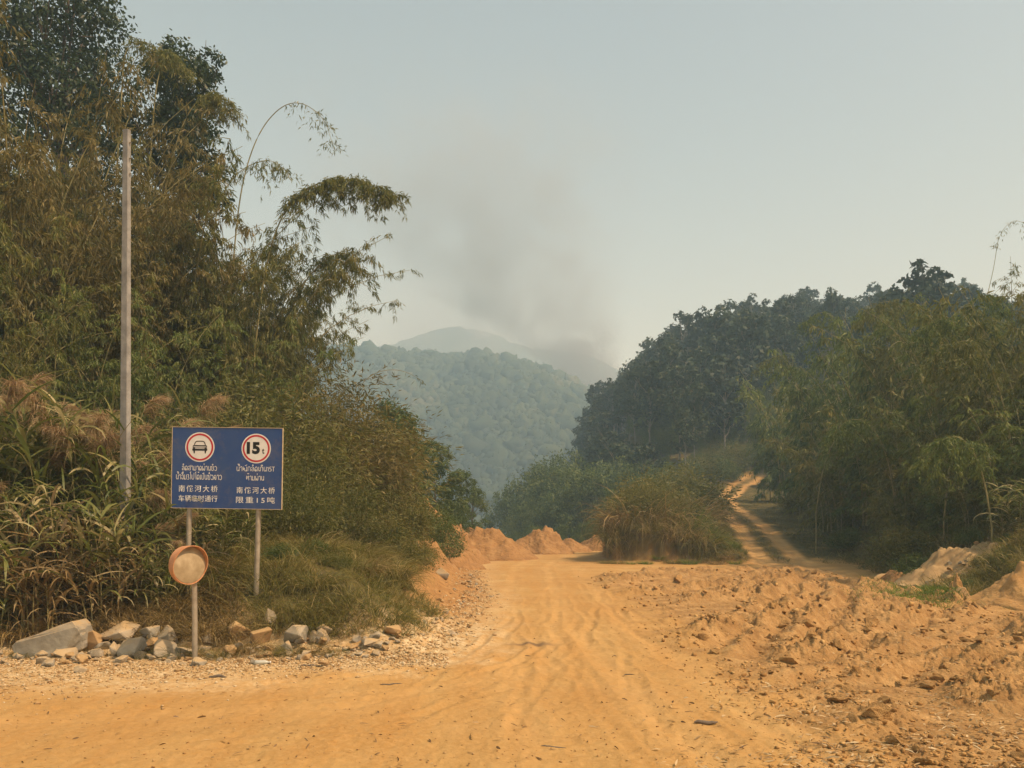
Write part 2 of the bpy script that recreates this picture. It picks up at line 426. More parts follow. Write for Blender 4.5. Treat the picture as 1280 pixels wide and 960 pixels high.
# ------------------------------------------------------------------ ground sheet
def mk_ground():
    m, nt, b = new_mat("earth_ground")
    L = nt.links
    geo = nt.nodes.new("ShaderNodeNewGeometry")
    def att(n):
        a = nt.nodes.new("ShaderNodeAttribute"); a.attribute_name = n; return a.outputs["Fac"]
    def noise(scale, detail=6, rough=.6, vec=None):
        n = nt.nodes.new("ShaderNodeTexNoise"); n.inputs["Scale"].default_value = scale
        n.inputs["Detail"].default_value = detail; n.inputs["Roughness"].default_value = rough
        L.new(vec or geo.outputs["Position"], n.inputs["Vector"]); return n.outputs[0]
    def ramp(f, stops):
        r = nt.nodes.new("ShaderNodeValToRGB"); e = r.color_ramp.elements
        while len(e) > 1: e.remove(e[-1])
        for i, (p, c) in enumerate(stops):
            q = e[0] if i == 0 else e.new(p)
            q.position = p; q.color = (*c, 1)
        L.new(f, r.inputs[0]); return r.outputs[0]
    def mix(f, a, c, mode='MIX'):
        x = nt.nodes.new("ShaderNodeMix"); x.data_type = 'RGBA'; x.blend_type = mode
        if isinstance(f, float): x.inputs[0].default_value = f
        else: L.new(f, x.inputs[0])
        for i, v in ((6, a), (7, c)):
            if isinstance(v, tuple): x.inputs[i].default_value = (*v, 1)
            else: L.new(v, x.inputs[i])
        return x.outputs[2]
    def math_(op, a, c=0.0, clamp=False):
        x = nt.nodes.new("ShaderNodeMath"); x.operation = op; x.use_clamp = clamp
        for i, v in enumerate((a, c)):
            if isinstance(v, (int, float)): x.inputs[i].default_value = v
            else: L.new(v, x.inputs[i])
        return x.outputs[0]
    mp = nt.nodes.new("ShaderNodeMapping"); mp.inputs["Scale"].default_value = (1.6, .22, 1); mp.inputs["Rotation"].default_value = (0, 0, R(6))
    L.new(geo.outputs["Position"], mp.inputs["Vector"])
    streak = noise(1.0, 5, .62, mp.outputs[0])
    dirt = ramp(noise(.55, 7, .6), [(.3, (.34, .200, .068)), (.5, (.41, .257, .094)), (.7, (.485, .325, .138))])
    dirt = mix(ramp(streak, [(.38, (0, 0, 0)), (.72, (1, 1, 1))]), dirt, (.39, .208, .06))
    dirt = mix(math_('MULTIPLY', ramp(noise(14, 8, .7), [(.42, (0, 0, 0)), (.75, (1, 1, 1))]), .45), dirt, (.58, .375, .16))
    dirt = mix(math_('MULTIPLY', ramp(noise(38, 4, .6), [(.58, (0, 0, 0)), (.72, (1, 1, 1))]), .5), dirt, (.26, .135, .045))
    dirt = mix(math_('MULTIPLY', att("worn"), ramp(noise(3.0, 6, .65), [(.3, (.2, .2, .2)), (.65, (1, 1, 1))])), dirt, (.56, .355, .145))
    dirt = mix(ramp(noise(.28, 4, .6), [(.42, (0, 0, 0)), (.68, (.55, .55, .55))]), dirt, (.36, .195, .062))
    mudc = ramp(noise(2.2, 8, .65), [(.3, (.23, .128, .048)), (.5, (.35, .209, .081)), (.72, (.49, .31, .132))])
    mudc = mix(math_('MULTIPLY', ramp(noise(26, 6, .7), [(.45, (0, 0, 0)), (.7, (1, 1, 1))]), .5), mudc, (.21, .115, .045))
    col = mix(att("mud"), dirt, mudc)
    grav = ramp(noise(17, 5, .7), [(.3, (.36, .25, .12)), (.5, (.55, .42, .24)), (.7, (.68, .57, .38))])
    col = mix(math_('MULTIPLY', att("gravel"), ramp(noise(3.5, 6, .7), [(.35, (.1, .1, .1)), (.6, (1, 1, 1))])), col, grav)
    red = ramp(noise(4, 8, .65), [(.3, (.25, .13, .046)), (.7, (.40, .23, .088))])
    col = mix(att("red"), col, red)
    veg = ramp(noise(1.3, 8, .7), [(.3, (.05, .048, .018)), (.5, (.095, .08, .03)), (.7, (.17, .125, .05))])
    col = mix(att("veg"), col, veg)
    col = mix(att("damp"), col, (.10, .065, .045))
    L.new(col, b.inputs["Base Color"])
    b.inputs["Roughness"].default_value = .95
    b.inputs["Specular IOR Level"].default_value = .12
    bp = nt.nodes.new("ShaderNodeBump"); bp.inputs["Strength"].default_value = .55; bp.inputs["Distance"].default_value = .03
    h = math_('ADD', noise(16, 9, .7), math_('MULTIPLY', noise(60, 5, .65), .45))
    for vs_, amt in ((7.0, 1.5), (17.0, .8)):
        vo = nt.nodes.new("ShaderNodeTexVoronoi"); vo.inputs["Scale"].default_value = vs_
        if "Detail" in vo.inputs: vo.inputs["Detail"].default_value = 2
        L.new(geo.outputs["Position"], vo.inputs["Vector"])
        h = math_('ADD', h, math_('MULTIPLY', math_('MULTIPLY', math_('SUBTRACT', 1.0, vo.outputs[0]), att("mud")), amt))
    L.new(h, bp.inputs["Height"]); L.new(bp.outputs[0], b.inputs["Normal"])
    return m

def build_ground():
    a1 = np.linspace(-38, 38, 900)
    a0 = np.linspace(-180, -38, 60)[:-1]; a2 = np.linspace(38, 180, 60)[1:]
    ang = np.radians(np.concatenate([a0, a1, a2]))
    r = [0.6, 1.5, 2.6, 3.6]
    while r[-1] < 60: r.append(r[-1] * 1.0042)
    while r[-1] < 300: r.append(r[-1] * 1.012)
    while r[-1] < 2400: r.append(r[-1] * 1.06)
    r = np.array(r)
    A, RR = np.meshgrid(ang, r)
    X = np.sin(A) * RR; Y = np.cos(A) * RR
    Z = land(X, Y)
    dL, td, ts, tw, beyond, dI, dR = zones(X, Y)
    nz = fbm(X * 1.3, Y * 1.3, 90, 4)
    veg = np.maximum.reduce([sstep(.7, 1.5, dL + .5 * nz - 1.1 * sstep(17, 21, Y)) * (1 - sstep(66, 72, Y) * 0), sstep(-.05, .35, dI + .2 * nz), sstep(.2, 1.1, dR + .6 * nz), sstep(63, 70, Y - X * .2)])
    veg = np.maximum(veg, sstep(0, .8, beyond) * sstep(40.3, 42.0, Y + .5 * nz))
    on = (1 - sstep(tw - .45, tw + .25, td + .35 * nz)) * (1 - sstep(.80, .87, ts)) * (beyond > 0)
    onr = np.clip(np.exp(-((td - .95) / (.50 + .14 * nz)) ** 2) * 1.4 + (1 - sstep(.03, .16, ts)), 0, 1)
    on = on * onr
    mid = 0 * np.exp(-(td / 0.38) ** 2) * sstep(.08, .3, ts) * sstep(-.5, .3, nz + .2)
    veg = veg * (1 - on) + on * mid * 0.8
    veg = np.where(np.degrees(np.abs(A)) > 60, np.maximum(veg, sstep(15, 30, RR)), veg)
    m = sstep(-.6, .8, sd_poly(X + .6 * nz, Y + .8 * nz, MUD))
    grav = sstep(-1.7, -.1, dL + .5 * nz) * (Y < 60)
    grav = np.maximum(grav, sstep(-2.2, -4.5, X) * sstep(9.6, 11.4, Y + .3 * nz) * (1 - sstep(13, 15, Y)) * .9)
    grav = np.where((Y > 17) & (X > -3), grav * .55, grav)
    red = np.maximum(sstep(-.7, .4, dL + .3 * nz) * sstep(15, 20, Y) * (1 - sstep(58, 64, Y)), sstep(-.4, .2, dI + .2 * nz) * (1 - sstep(.1, .8, dI)) * (Y < 55))
    red = np.maximum(red, on * .25)
    dp = np.exp(-(((X - .38 - .2 * nz) / .42) ** 2 + ((Y - 14.2 - .04 * nz) / .19) ** 2) ** 1.5)
    damp = .75 * dp
    worn = np.zeros(X.shape); nr_ = (Y > 3) & (Y < 52) & (np.abs(X) < 12)
    for pts, w, h in ROADRUT:
        d, s = d_line(X[nr_] + .15 * nz[nr_], Y[nr_], pts); worn[nr_] = np.maximum(worn[nr_], .42 * np.exp(-(d / (w * 2.2)) ** 2))
    worn = np.maximum(worn, on * .9)
    nr, na = X.shape
    # centre cap + closed ring
    idx = np.arange(nr * na).reshape(nr, na)
    q = np.stack([idx[:-1, :-1], idx[:-1, 1:], idx[1:, 1:], idx[1:, :-1]], -1).reshape(-1, 4)
    q = q[:, ::-1]
    V = np.stack([X, Y, Z], -1).reshape(-1, 3)
    V = np.vstack([V, [[0, 0, gz(0, 0)]]])
    c = len(V) - 1
    t = np.stack([np.full(na - 1, c), idx[0, 1:], idx[0, :-1]], -1)
    f = lambda k: np.append(np.clip(k, 0, 1).ravel(), 0)
    me = mesh_np("ground", V, q, t, mk_ground(), smooth=True, attrs=dict(veg=f(veg), mud=f(m), gravel=f(grav), red=f(red), worn=f(worn), damp=f(damp)))
    return tag(link("ground", me), "orange dirt road, churned mud and vegetated banks", "ground", kind='structure')

# ------------------------------------------------------------------ far hills
HILL = ([-700, -500, -330, -246, -190, -140, -100, -70, -40, -20, 5, 22, 38, 54, 70, 100, 160, 400], [150, 150, 140, 128, 128, 127, 124, 120, 119, 122, 117, 112, 106, 96, 82, 60, 40, 20])
def hill_z(x, y):
    ridge = np.interp(x, *HILL) + 2.2
    yc = 600 + 0.12 * x
    prof = np.where(y < yc, np.sin(np.clip((y - 300) / (yc - 300), 0, 1) * np.pi / 2) ** 1.15, 1 - sstep(0, 420, y - yc))
    spur = 17 * perlin(x * .011 + y * .004, y * .003, 120) + 6 * perlin(x * .03, y * .02, 121)
    return -26 + (ridge + 26 - 7) * prof + spur * prof * (1 - sstep(.8, 1, prof) * .8) + 5 * perlin(x * .025 + 3, 0 * y, 127) * sstep(.7, 1, prof)

def mk_far(name, c1, c2, scale):
    return mk_noise(name, c1, c2, scale, .95, .6, bscale=scale * 3, dist=3.0)

def build_hills():
    x = np.linspace(-800, 420, 260); y = np.linspace(290, 1020, 150)
    X, Y = np.meshgrid(x, y); Z = hill_z(X, Y) + 1.2 * perlin(X * .2, Y * .2, 125)
    idx = np.arange(X.size).reshape(X.shape)
    q = np.stack([idx[:-1, :-1], idx[:-1, 1:], idx[1:, 1:], idx[1:, :-1]], -1).reshape(-1, 4)
    me = mesh_np("hill", np.stack([X, Y, Z], -1).reshape(-1, 3), q, mat=mk_far("hill_floor", (.03, .04, .02), (.06, .065, .03), .12), smooth=True)
    tag(link("hill", me), "wooded hill rising beyond the valley in haze", "hill", kind='structure')
    # mountain
    RX = [-1500, -900, -500, -330, -230, -160, -110, -70, -30, 0, 40, 75, 110, 150, 190, 260, 400, 900]
    RZ = [150, 170, 205, 222, 228, 245, 262, 267, 258, 246, 236, 233, 226, 205, 190, 175, 160, 120]
    x = np.linspace(-1400, 900, 420); y = np.linspace(820, 1500, 90)
    X, Y = np.meshgrid(x, y)
    prof = np.where(Y < 1100, sstep(820, 1100, Y), 1 - sstep(1100, 1500, Y))
    Z = -24 + (np.interp(X, RX, RZ) + 22) * prof + prof * (7 * perlin(X * .02, Y * .02, 130) * (1 - prof * .6) + 3.0 * perlin(X * .09, Y * .09, 131) + 2.0 * np.abs(perlin(X * .22, Y * .22, 132)))
    idx = np.arange(X.size).reshape(X.shape)
    q = np.stack([idx[:-1, :-1], idx[:-1, 1:], idx[1:, 1:], idx[1:, :-1]], -1).reshape(-1, 4)
    me = mesh_np("mountain", np.stack([X, Y, Z], -1).reshape(-1, 3), q, mat=mk_far("mountain_woods", (.03, .045, .02), (.06, .075, .03), .05), smooth=True)
    tag(link("mountain", me), "faint mountain nearly lost in smoke haze", "mountain", kind='structure')

def build_haze():
    bm = bmesh.new()
    bmesh.ops.create_cube(bm, size=1)
    bmesh.ops.scale(bm, vec=(5000, 5000, HAZE_TOP + 44), verts=bm.verts)
    bmesh.ops.translate(bm, vec=(0, 0, (HAZE_TOP - 44) / 2), verts=bm.verts)
    m = bpy.data.materials.new("haze"); m.use_nodes = True
    nt = m.node_tree; nt.nodes.clear()
    out = nt.nodes.new("ShaderNodeOutputMaterial")
    v = nt.nodes.new("ShaderNodeVolumePrincipled")
    v.inputs["Color"].default_value = (*HAZE_COL, 1)
    v.inputs["Absorption Color"].default_value = (1, 1, 1, 1)
    v.inputs["Density"].default_value = HAZE_D
    v.inputs["Anisotropy"].default_value = 0.0
    nt.links.new(v.outputs[0], out.inputs["Volume"])
    m.cycles.homogeneous_volume = True; m.cycles.volume_sampling = "DISTANCE"
    o = link("haze", bm_mesh("haze", bm, m))
    tag(o, "pale dry season smoke haze filling the valley", "haze", kind='stuff')
HAZE_TOP, HAZE_D, HAZE_COL = 372.0, 0.00128, (.50, .77, 1.0)

def build_smoke():
    # path of the plume axis in x over height, its radius, and a wispy noise
    zs = [50, 95, 121, 143, 165, 192, 240, 362]
    def loft(name, xs, rs, y0, dens, label, ns=20):
        V, Q = [], []
        for i, (z, x, r) in enumerate(zip(zs, xs, rs)):
            for k in range(ns):
                a = 2 * math.pi * k / ns
                V.append((x + r * math.cos(a), y0 + r * 0.7 * math.sin(a), z))
        for i in range(len(zs) - 1):
            for k in range(ns):
                Q.append((i * ns + k, i * ns + (k + 1) % ns, (i + 1) * ns + (k + 1) % ns, (i + 1) * ns + k))
        V += [(xs[0], y0, zs[0]), (xs[-1], y0, zs[-1])]
        a, b = len(V) - 2, len(V) - 1; T = []
        for k in range(ns):
            T.append((a, (k + 1) % ns, k)); T.append((b, (len(zs) - 1) * ns + k, (len(zs) - 1) * ns + (k + 1) % ns))
        m = bpy.data.materials.new(name); m.use_nodes = True
        nt = m.node_tree; nt.nodes.clear(); L = nt.links
        out = nt.nodes.new("ShaderNodeOutputMaterial")
        vol = nt.nodes.new("ShaderNodeVolumePrincipled")
        vol.inputs["Color"].default_value = (.42, .42, .43, 1)
        tc = nt.nodes.new("ShaderNodeTexCoord"); sp = nt.nodes.new("ShaderNodeSeparateXYZ")
        L.new(tc.outputs["Object"], sp.inputs[0])
        def mth(op, *ar, clamp=False):
            n = nt.nodes.new("ShaderNodeMath"); n.operation = op; n.use_clamp = clamp
            for i, v in enumerate(ar):
                if isinstance(v, (int, float)): n.inputs[i].default_value = v
                else: L.new(v, n.inputs[i])
            return n.outputs[0]
        def curve(ys):
            lo, hi = min(ys), max(ys); rp = nt.nodes.new("ShaderNodeValToRGB"); e = rp.color_ramp.elements
            rp.color_ramp.interpolation = 'B_SPLINE' if False else 'LINEAR'
            while len(e) > 1: e.remove(e[-1])
            for i, (z, v) in enumerate(zip(zs, ys)):
                q = e[0] if i == 0 else e.new((z - zs[0]) / (zs[-1] - zs[0]))
                q.position = (z - zs[0]) / (zs[-1] - zs[0]); g = (v - lo) / max(1e-6, hi - lo); q.color = (g, g, g, 1)
            t = mth('DIVIDE', mth('SUBTRACT', sp.outputs[2], zs[0]), zs[-1] - zs[0])
            L.new(t, rp.inputs[0])
            return mth('ADD', mth('MULTIPLY', rp.outputs[0], hi - lo), lo)
        ax = curve(xs); rad = curve(rs); dn = curve(dens)
        dx = mth('DIVIDE', mth('SUBTRACT', sp.outputs[0], ax), rad)
        dy = mth('DIVIDE', mth('SUBTRACT', sp.outputs[1], y0), mth('MULTIPLY', rad, .7))
        rr = mth('ADD', mth('MULTIPLY', dx, dx), mth('MULTIPLY', dy, dy))
        fall = mth('POWER', mth('SUBTRACT', 1.0, rr, clamp=True), 1.6)
        nz = nt.nodes.new("ShaderNodeTexNoise"); nz.inputs["Scale"].default_value = .022; nz.inputs["Detail"].default_value = 5; nz.inputs["Roughness"].default_value = .6; nz.inputs["Distortion"].default_value = .6
        L.new(tc.outputs["Object"], nz.inputs["Vector"])
        w = mth('MULTIPLY', mth('SUBTRACT', nz.outputs[0], .40), 3.2, clamp=True)
        L.new(mth('MULTIPLY', mth('MULTIPLY', fall, w), dn), vol.inputs["Density"])
        L.new(vol.outputs[0], out.inputs["Volume"])
        o = link("smoke", mesh_np(name, V, Q, T, m))
        tag(o, label, "smoke", kind='stuff')
    # at 760 m: X = (px-640)*0.76
    loft("smoke", [79, 73, 65, 50, 33, 6, -34, -56], [9, 18, 30, 46, 66, 100, 150, 215], 660, [.40, .70, .55, .24, .085, .046, .030, 0], "dark grey smoke plume rising behind the far hill")
    loft("smoke", [0, 0, -10, -20, -28, -36, -44, -50], [60, 90, 110, 130, 150, 175, 205, 235], 1010, [0, .006, .012, .016, .016, .014, .012, 0], "broad faint grey smoke veil hanging over the valley behind the darker plume")
    loft("smoke_wisp", [-46, -46, -46, -46, -46, -46, -47, -40], [6, 8, 10, 12, 15, 20, 26, 36], 1060, [0, 0, 0, 0, 0, .06, .26, 0], "thin grey smoke wisp above the faint mountain")

# ------------------------------------------------------------------ geometry generators (numpy)
def unit(v):
    return v / np.maximum(np.linalg.norm(v, axis=-1, keepdims=True), 1e-9)

def leaf_quads(p, d, length, width, rng, droop=0.15, nrm=None):
    """one pointed leaf per row: base, two sides, tip (4 verts)"""
    n = len(p)
    if nrm is None:
        nrm = rng.normal(size=(n, 3))
    s = unit(np.cross(d, nrm))
    L = np.broadcast_to(np.asarray(length, float), (n,))[:, None]; W = np.broadcast_to(np.asarray(width, float), (n,))[:, None]
    down = np.array([0, 0, -1.0])
    m = p + d * L * .42
    V = np.stack([p, m + s * W * .5, p + d * L + down * L * droop, m - s * W * .5], 1).reshape(-1, 3)
    Q = np.arange(n * 4).reshape(n, 4)
    return V, Q

def tubes(lines, n=5):
    """lines: list of (points Nx3, radii N) -> verts, quads"""
    Vs, Qs, off = [], [], 0
    ca = np.cos(np.arange(n) * 2 * np.pi / n); sa = np.sin(np.arange(n) * 2 * np.pi / n)
    for pts, rad in lines:
        pts = np.asarray(pts, float); rad = np.broadcast_to(np.asarray(rad, float), (len(pts),))
        t = unit(np.gradient(pts, axis=0))
        ref = np.where(np.abs(t[:, 2:3]) > .9, np.array([[1.0, 0, 0]]), np.array([[0, 0, 1.0]]))
        u = unit(np.cross(t, ref)); v = np.cross(t, u)
        ring = pts[:, None] + (u[:, None] * ca[None, :, None] + v[:, None] * sa[None, :, None]) * rad[:, None, None]
        k = len(pts)
        i = np.arange(k - 1)[:, None] * n + np.arange(n)[None]
        j = np.arange(k - 1)[:, None] * n + (np.arange(n)[None] + 1) % n
        Qs.append(np.stack([i, j, j + n, i + n], -1).reshape(-1, 4) + off)
        Vs.append(ring.reshape(-1, 3)); off += k * n
    return np.vstack(Vs), np.vstack(Qs)

def merge(chunks):
    Vs, Qs, off = [], [], 0
    for V, Q in chunks:
        Vs.append(V); Qs.append(np.asarray(Q) + off); off += len(V)
    return np.vstack(Vs), np.vstack(Qs)

def culm_line(rng, base, az, h, arch, n=12):
    t = np.linspace(0, 1, n)
    out = np.array([math.cos(az), math.sin(az), 0])
    z = h * (t - .30 * arch * t ** 3.2)
    o = h * arch * .62 * t ** 2.3
    return base + out * o[:, None] + np.array([0, 0, 1.0]) * z[:, None]

def bamboo(seed, H, nc, spread, arch=(.2, .7), bare=.28, bd=3.0, leafL=.2, leafW=.03, blen=1.3, per=5, node=9.0, mat="bam_olive", cr=.04):
    rng = np.random.default_rng(seed)
    lines, LP, LD = [], [], []
    for i in range(nc):
        a = rng.uniform(0, 2 * np.pi); rr = spread * math.sqrt(rng.uniform())
        base = np.array([rr * math.cos(a), rr * math.sin(a), -0.3])
        h = H * rng.uniform(.55, 1.0)
        pts = culm_line(rng, base, a + rng.normal() * .5, h, rng.uniform(*arch))
        lines.append((pts, np.linspace(cr, .006, len(pts))))
        nb = int(h * bd)
        t = bare + (1 - bare) * rng.uniform(0, 1, nb) ** .8
        f = t * (len(pts) - 1); k = np.minimum(f.astype(int), len(pts) - 2); fr = (f - k)[:, None]
        o = pts[k] * (1 - fr) + pts[k + 1] * fr
        az = rng.uniform(0, 2 * np.pi, nb)
        d = unit(np.stack([np.cos(az), np.sin(az), rng.uniform(-.2, .7, nb)], -1))
        bl = blen * (.35 + .9 * (1 - t)) * rng.uniform(.5, 1.3, nb)
        cnt = np.maximum(2, (bl * node).astype(int))
        rep = np.repeat(np.arange(nb), cnt)
        s = rng.uniform(.15, 1, len(rep))
        bp = o[rep] + d[rep] * (s * bl[rep])[:, None] + np.array([0, 0, -1.0]) * (s ** 2 * bl[rep] * .55)[:, None]
        bdv = d[rep] + np.array([0, 0, -1.0]) * (s * 1.1)[:, None]
        r2 = np.repeat(np.arange(len(bp)), per)
        LP.append(bp[r2] + rng.normal(size=(len(r2), 3)) * .045)
        LD.append(unit(bdv[r2] * .45 + rng.normal(size=(len(r2), 3)) * .42 + np.array([0, 0, -.55])))
        if i % 2 == 0:      # visible side branches
            for q in range(0, nb, 5):
                ss = np.linspace(0, 1, 4)[:, None]
                lines.append((o[q] + d[q] * ss * bl[q] - np.array([0, 0, 1.0]) * ss ** 2 * bl[q] * .55, np.linspace(.012, .004, 4)))
    p = np.vstack(LP); d = np.vstack(LD)
    n = len(p)
    V, Q = leaf_quads(p, d, leafL * rng.uniform(.6, 1.25, n), leafW * rng.uniform(.7, 1.3, n), rng)
    # whole sprays dry together: low-frequency tint plus leaf jitter
    tn = .42 + .30 * fbm(p[:, 0] * .55 + p[:, 2] * .35, p[:, 1] * .55 + p[:, 2] * .4, seed % 91, 3) + rng.normal(size=n) * .17
    fol = mesh_np("foliage", V, Q, mat=M[mat], tint=np.repeat(np.clip(tn, 0, 1), 4))
    CV, CQ = tubes(lines, 5)
    cul = mesh_np("culms", CV, CQ, mat=M["culm"], smooth=True)
    return [("culms", cul), ("foliage", fol)]

def broadleaf(seed, H, R_, nl, leaves, leafL, leafW, crown0=.35, mat="tree_mid", bark="bark", tr=.18, flat=.75, lobe=.36, dens=.55, limbs=True, top=1.0):
    rng = np.random.default_rng(seed)
    n = 9
    t = np.linspace(0, 1, n)
    bend = np.stack([rng.normal() * .05 * H * t ** 2, rng.normal() * .05 * H * t ** 2, H * .9 * t - .4], -1)
    wob = np.cumsum(rng.normal(size=(n, 3)) * [.012 * H, .012 * H, 0], 0) * .5
    trunk = bend + wob
    lines = [(trunk, tr * (1 - t * .85) * (1 + .5 * np.exp(-t * 14)))]
    cents, rads = [], []
    for i in range(nl):
        u = (i + rng.uniform(.2, .8)) / nl
        zz = H * (crown0 + (top - crown0) * (u ** .85))
        prof = math.sin(math.pi * min(1, max(0.05, .22 + .70 * u))) ** .7
        a = i * 2.4 + rng.normal() * .5
        rr = R_ * prof * math.sqrt(rng.uniform(.05, 1)) * .78
        base_t = min(.95, max(.05, (zz / H) * .9 - .08))
        c0 = np.array([np.interp(base_t, t, trunk[:, 0]), np.interp(base_t, t, trunk[:, 1]), np.interp(base_t, t, trunk[:, 2])])
        c = np.array([c0[0] + rr * math.cos(a), c0[1] + rr * math.sin(a), zz - R_ * lobe * .5])
        cents.append(c); rads.append(R_ * lobe * rng.uniform(.6, 1.2))
        if limbs:
            ss = np.linspace(0, 1, 6)[:, None]
            mid = c0 * (1 - ss) + c * ss + np.array([0, 0, 1.0]) * np.sin(ss * np.pi) * rr * .12 + rng.normal(size=(6, 3)) * .03 * R_ * np.sin(ss * np.pi)
            lines.append((mid, tr * np.linspace(.42, .08, 6)))
            for q in range(3):
                e = c + rng.normal(size=3) * rads[-1] * .55
                sp = c0 * .25 + c * .75
                lines.append((sp * (1 - ss) + e * ss, tr * np.linspace(.16, .04, 6)))
    P_, N_, T_ = [], [], []
    for c, r in zip(cents, rads):
        k = int(leaves * (r / (R_ * lobe)) ** 2)
        # leaves gather in twig tufts on and inside the lobe
        nt_ = max(6, k // 14)
        dv = unit(rng.normal(size=(nt_, 3)))
        tw = c + dv * (r * rng.uniform(dens, 1.08, nt_) ** .8)[:, None] * np.array([1, 1, flat])
        rep = np.repeat(np.arange(nt_), 14)
        P_.append(tw[rep] + rng.normal(size=(len(rep), 3)) * r * .13)
        N_.append(dv[rep] * .6 + np.array([0, 0, .45]) + rng.normal(size=(len(rep), 3)) * .55)
        T_.append(np.repeat(rng.normal(size=nt_) * .12, 14) + rng.normal() * .10)
    p = np.vstack(P_); nr = unit(np.vstack(N_)); m = len(p)
    d = unit(np.cross(nr, rng.normal(size=(m, 3))) + np.array([0, 0, -.25]))
    V, Q = leaf_quads(p, d, leafL * rng.uniform(.6, 1.3, m), leafW * rng.uniform(.7, 1.3, m), rng, .1, nr)
    tn = np.clip(.42 + np.concatenate(T_) + rng.normal(size=m) * .13, 0, 1)
    cr = mesh_np("crown", V, Q, mat=M[mat], tint=np.repeat(tn, 4))
    TV, TQ = tubes(lines, 7)
    return [("trunk", mesh_np("trunk", TV, TQ, mat=M[bark], smooth=True)), ("crown", cr)]

def shrub(seed, H, R_, n, leafL, leafW, mat="shrub", hang=.35, clumps=14, stems=14, upright=.4):
    rng = np.random.default_rng(seed)
    lines, P_, D_, T_ = [], [], [], []
    for i in range(clumps * 2):
        a = rng.uniform(0, 2 * np.pi); rr = R_ * math.sqrt(rng.uniform())
        top = np.array([rr * math.cos(a), rr * math.sin(a), H * (1 - .55 * (rr / R_) ** 1.6) * rng.uniform(.45, 1.05)])
        base = top * [.3, .3, 0] + [0, 0, -.15]
        s = np.linspace(0, 1, 7)[:, None]
        ln = base * (1 - s) + top * s + np.array([math.cos(a), math.sin(a), 0]) * np.sin(s * np.pi) * R_ * .12
        if i < stems: lines.append((ln, np.linspace(.022, .004, 7)))
        k = n // (clumps * 2)
        ts = rng.uniform(.15, 1.03, k) ** .7
        f = np.clip(ts, 0, 1) * 6; j = np.minimum(f.astype(int), 5); fr = (f - j)[:, None]
        q = ln[j] * (1 - fr) + ln[j + 1] * fr
        nt_ = max(1, k // 9)
        off = rng.normal(size=(nt_, 3)) * R_ * .17
        off = np.repeat(off, 9, 0)[:k] if nt_ * 9 >= k else np.vstack([np.repeat(off, 9, 0), rng.normal(size=(k - nt_ * 9, 3)) * R_ * .17])
        P_.append(q + off + rng.normal(size=(k, 3)) * .07)
        D_.append(unit(off * .8 / (R_ * .17 + 1e-6) + rng.normal(size=(k, 3)) * .6 + np.array([0, 0, upright - hang])))
        T_.append(np.full(k, rng.normal() * .14))
    p = np.vstack(P_); d = np.vstack(D_); m = len(p)
    p[:, 2] = np.maximum(p[:, 2], .05)
    V, Q = leaf_quads(p, d, leafL * rng.uniform(.6, 1.3, m), leafW * rng.uniform(.7, 1.3, m), rng)
    tn = np.clip(.42 + np.concatenate(T_) + .22 * fbm(p[:, 0] * .9, p[:, 2] * .9, seed % 77, 2) + rng.normal(size=m) * .15, 0, 1)
    SV, SQ = tubes(lines, 4)
    return [("stems", mesh_np("stems", SV, SQ, mat=M["culm"], smooth=True)), ("foliage", mesh_np("foliage", V, Q, mat=M[mat], tint=np.repeat(tn, 4)))]

def straps(base, az, elev, length, width, bend, rng, seg=5, fold=0.0, twist=0.5):
    """arching strap leaves / blades: returns verts, quads"""
    n = len(base)
    s = np.linspace(0, 1, seg + 1)
    out = np.stack([np.cos(az), np.sin(az), np.zeros(n)], -1)
    ang = elev[:, None] - bend[:, None] * s[None] ** 1.3
    ds = length[:, None] / seg
    x = np.cumsum(np.cos(ang) * ds, 1) - np.cos(ang[:, :1]) * ds
    z = np.cumsum(np.sin(ang) * ds, 1) - np.sin(ang[:, :1]) * ds
    c = base[:, None] + out[:, None] * x[..., None] + np.array([0, 0, 1.0]) * z[..., None]
    side = np.stack([-np.sin(az), np.cos(az), np.zeros(n)], -1)
    tw = rng.normal(size=n) * twist
    upn = np.stack([-np.sin(ang) * np.cos(az)[:, None], -np.sin(ang) * np.sin(az)[:, None], np.cos(ang)], -1)
    sd = side[:, None] * np.cos(tw)[:, None, None] + upn * np.sin(tw)[:, None, None]
    w = width[:, None] * np.clip(np.minimum(.45 + 2.2 * s, 1.02 - s ** 2.2), .04, 1)[None]
    V = np.stack([c - sd * w[..., None] * .5, c + sd * w[..., None] * .5], 2)
    k = 2 * (seg + 1)
    i = np.arange(n)[:, None] * k + np.arange(seg)[None] * 2
    Q = np.stack([i, i + 1, i + 3, i + 2], -1).reshape(-1, 4)
    return V.reshape(-1, 3), Q, k

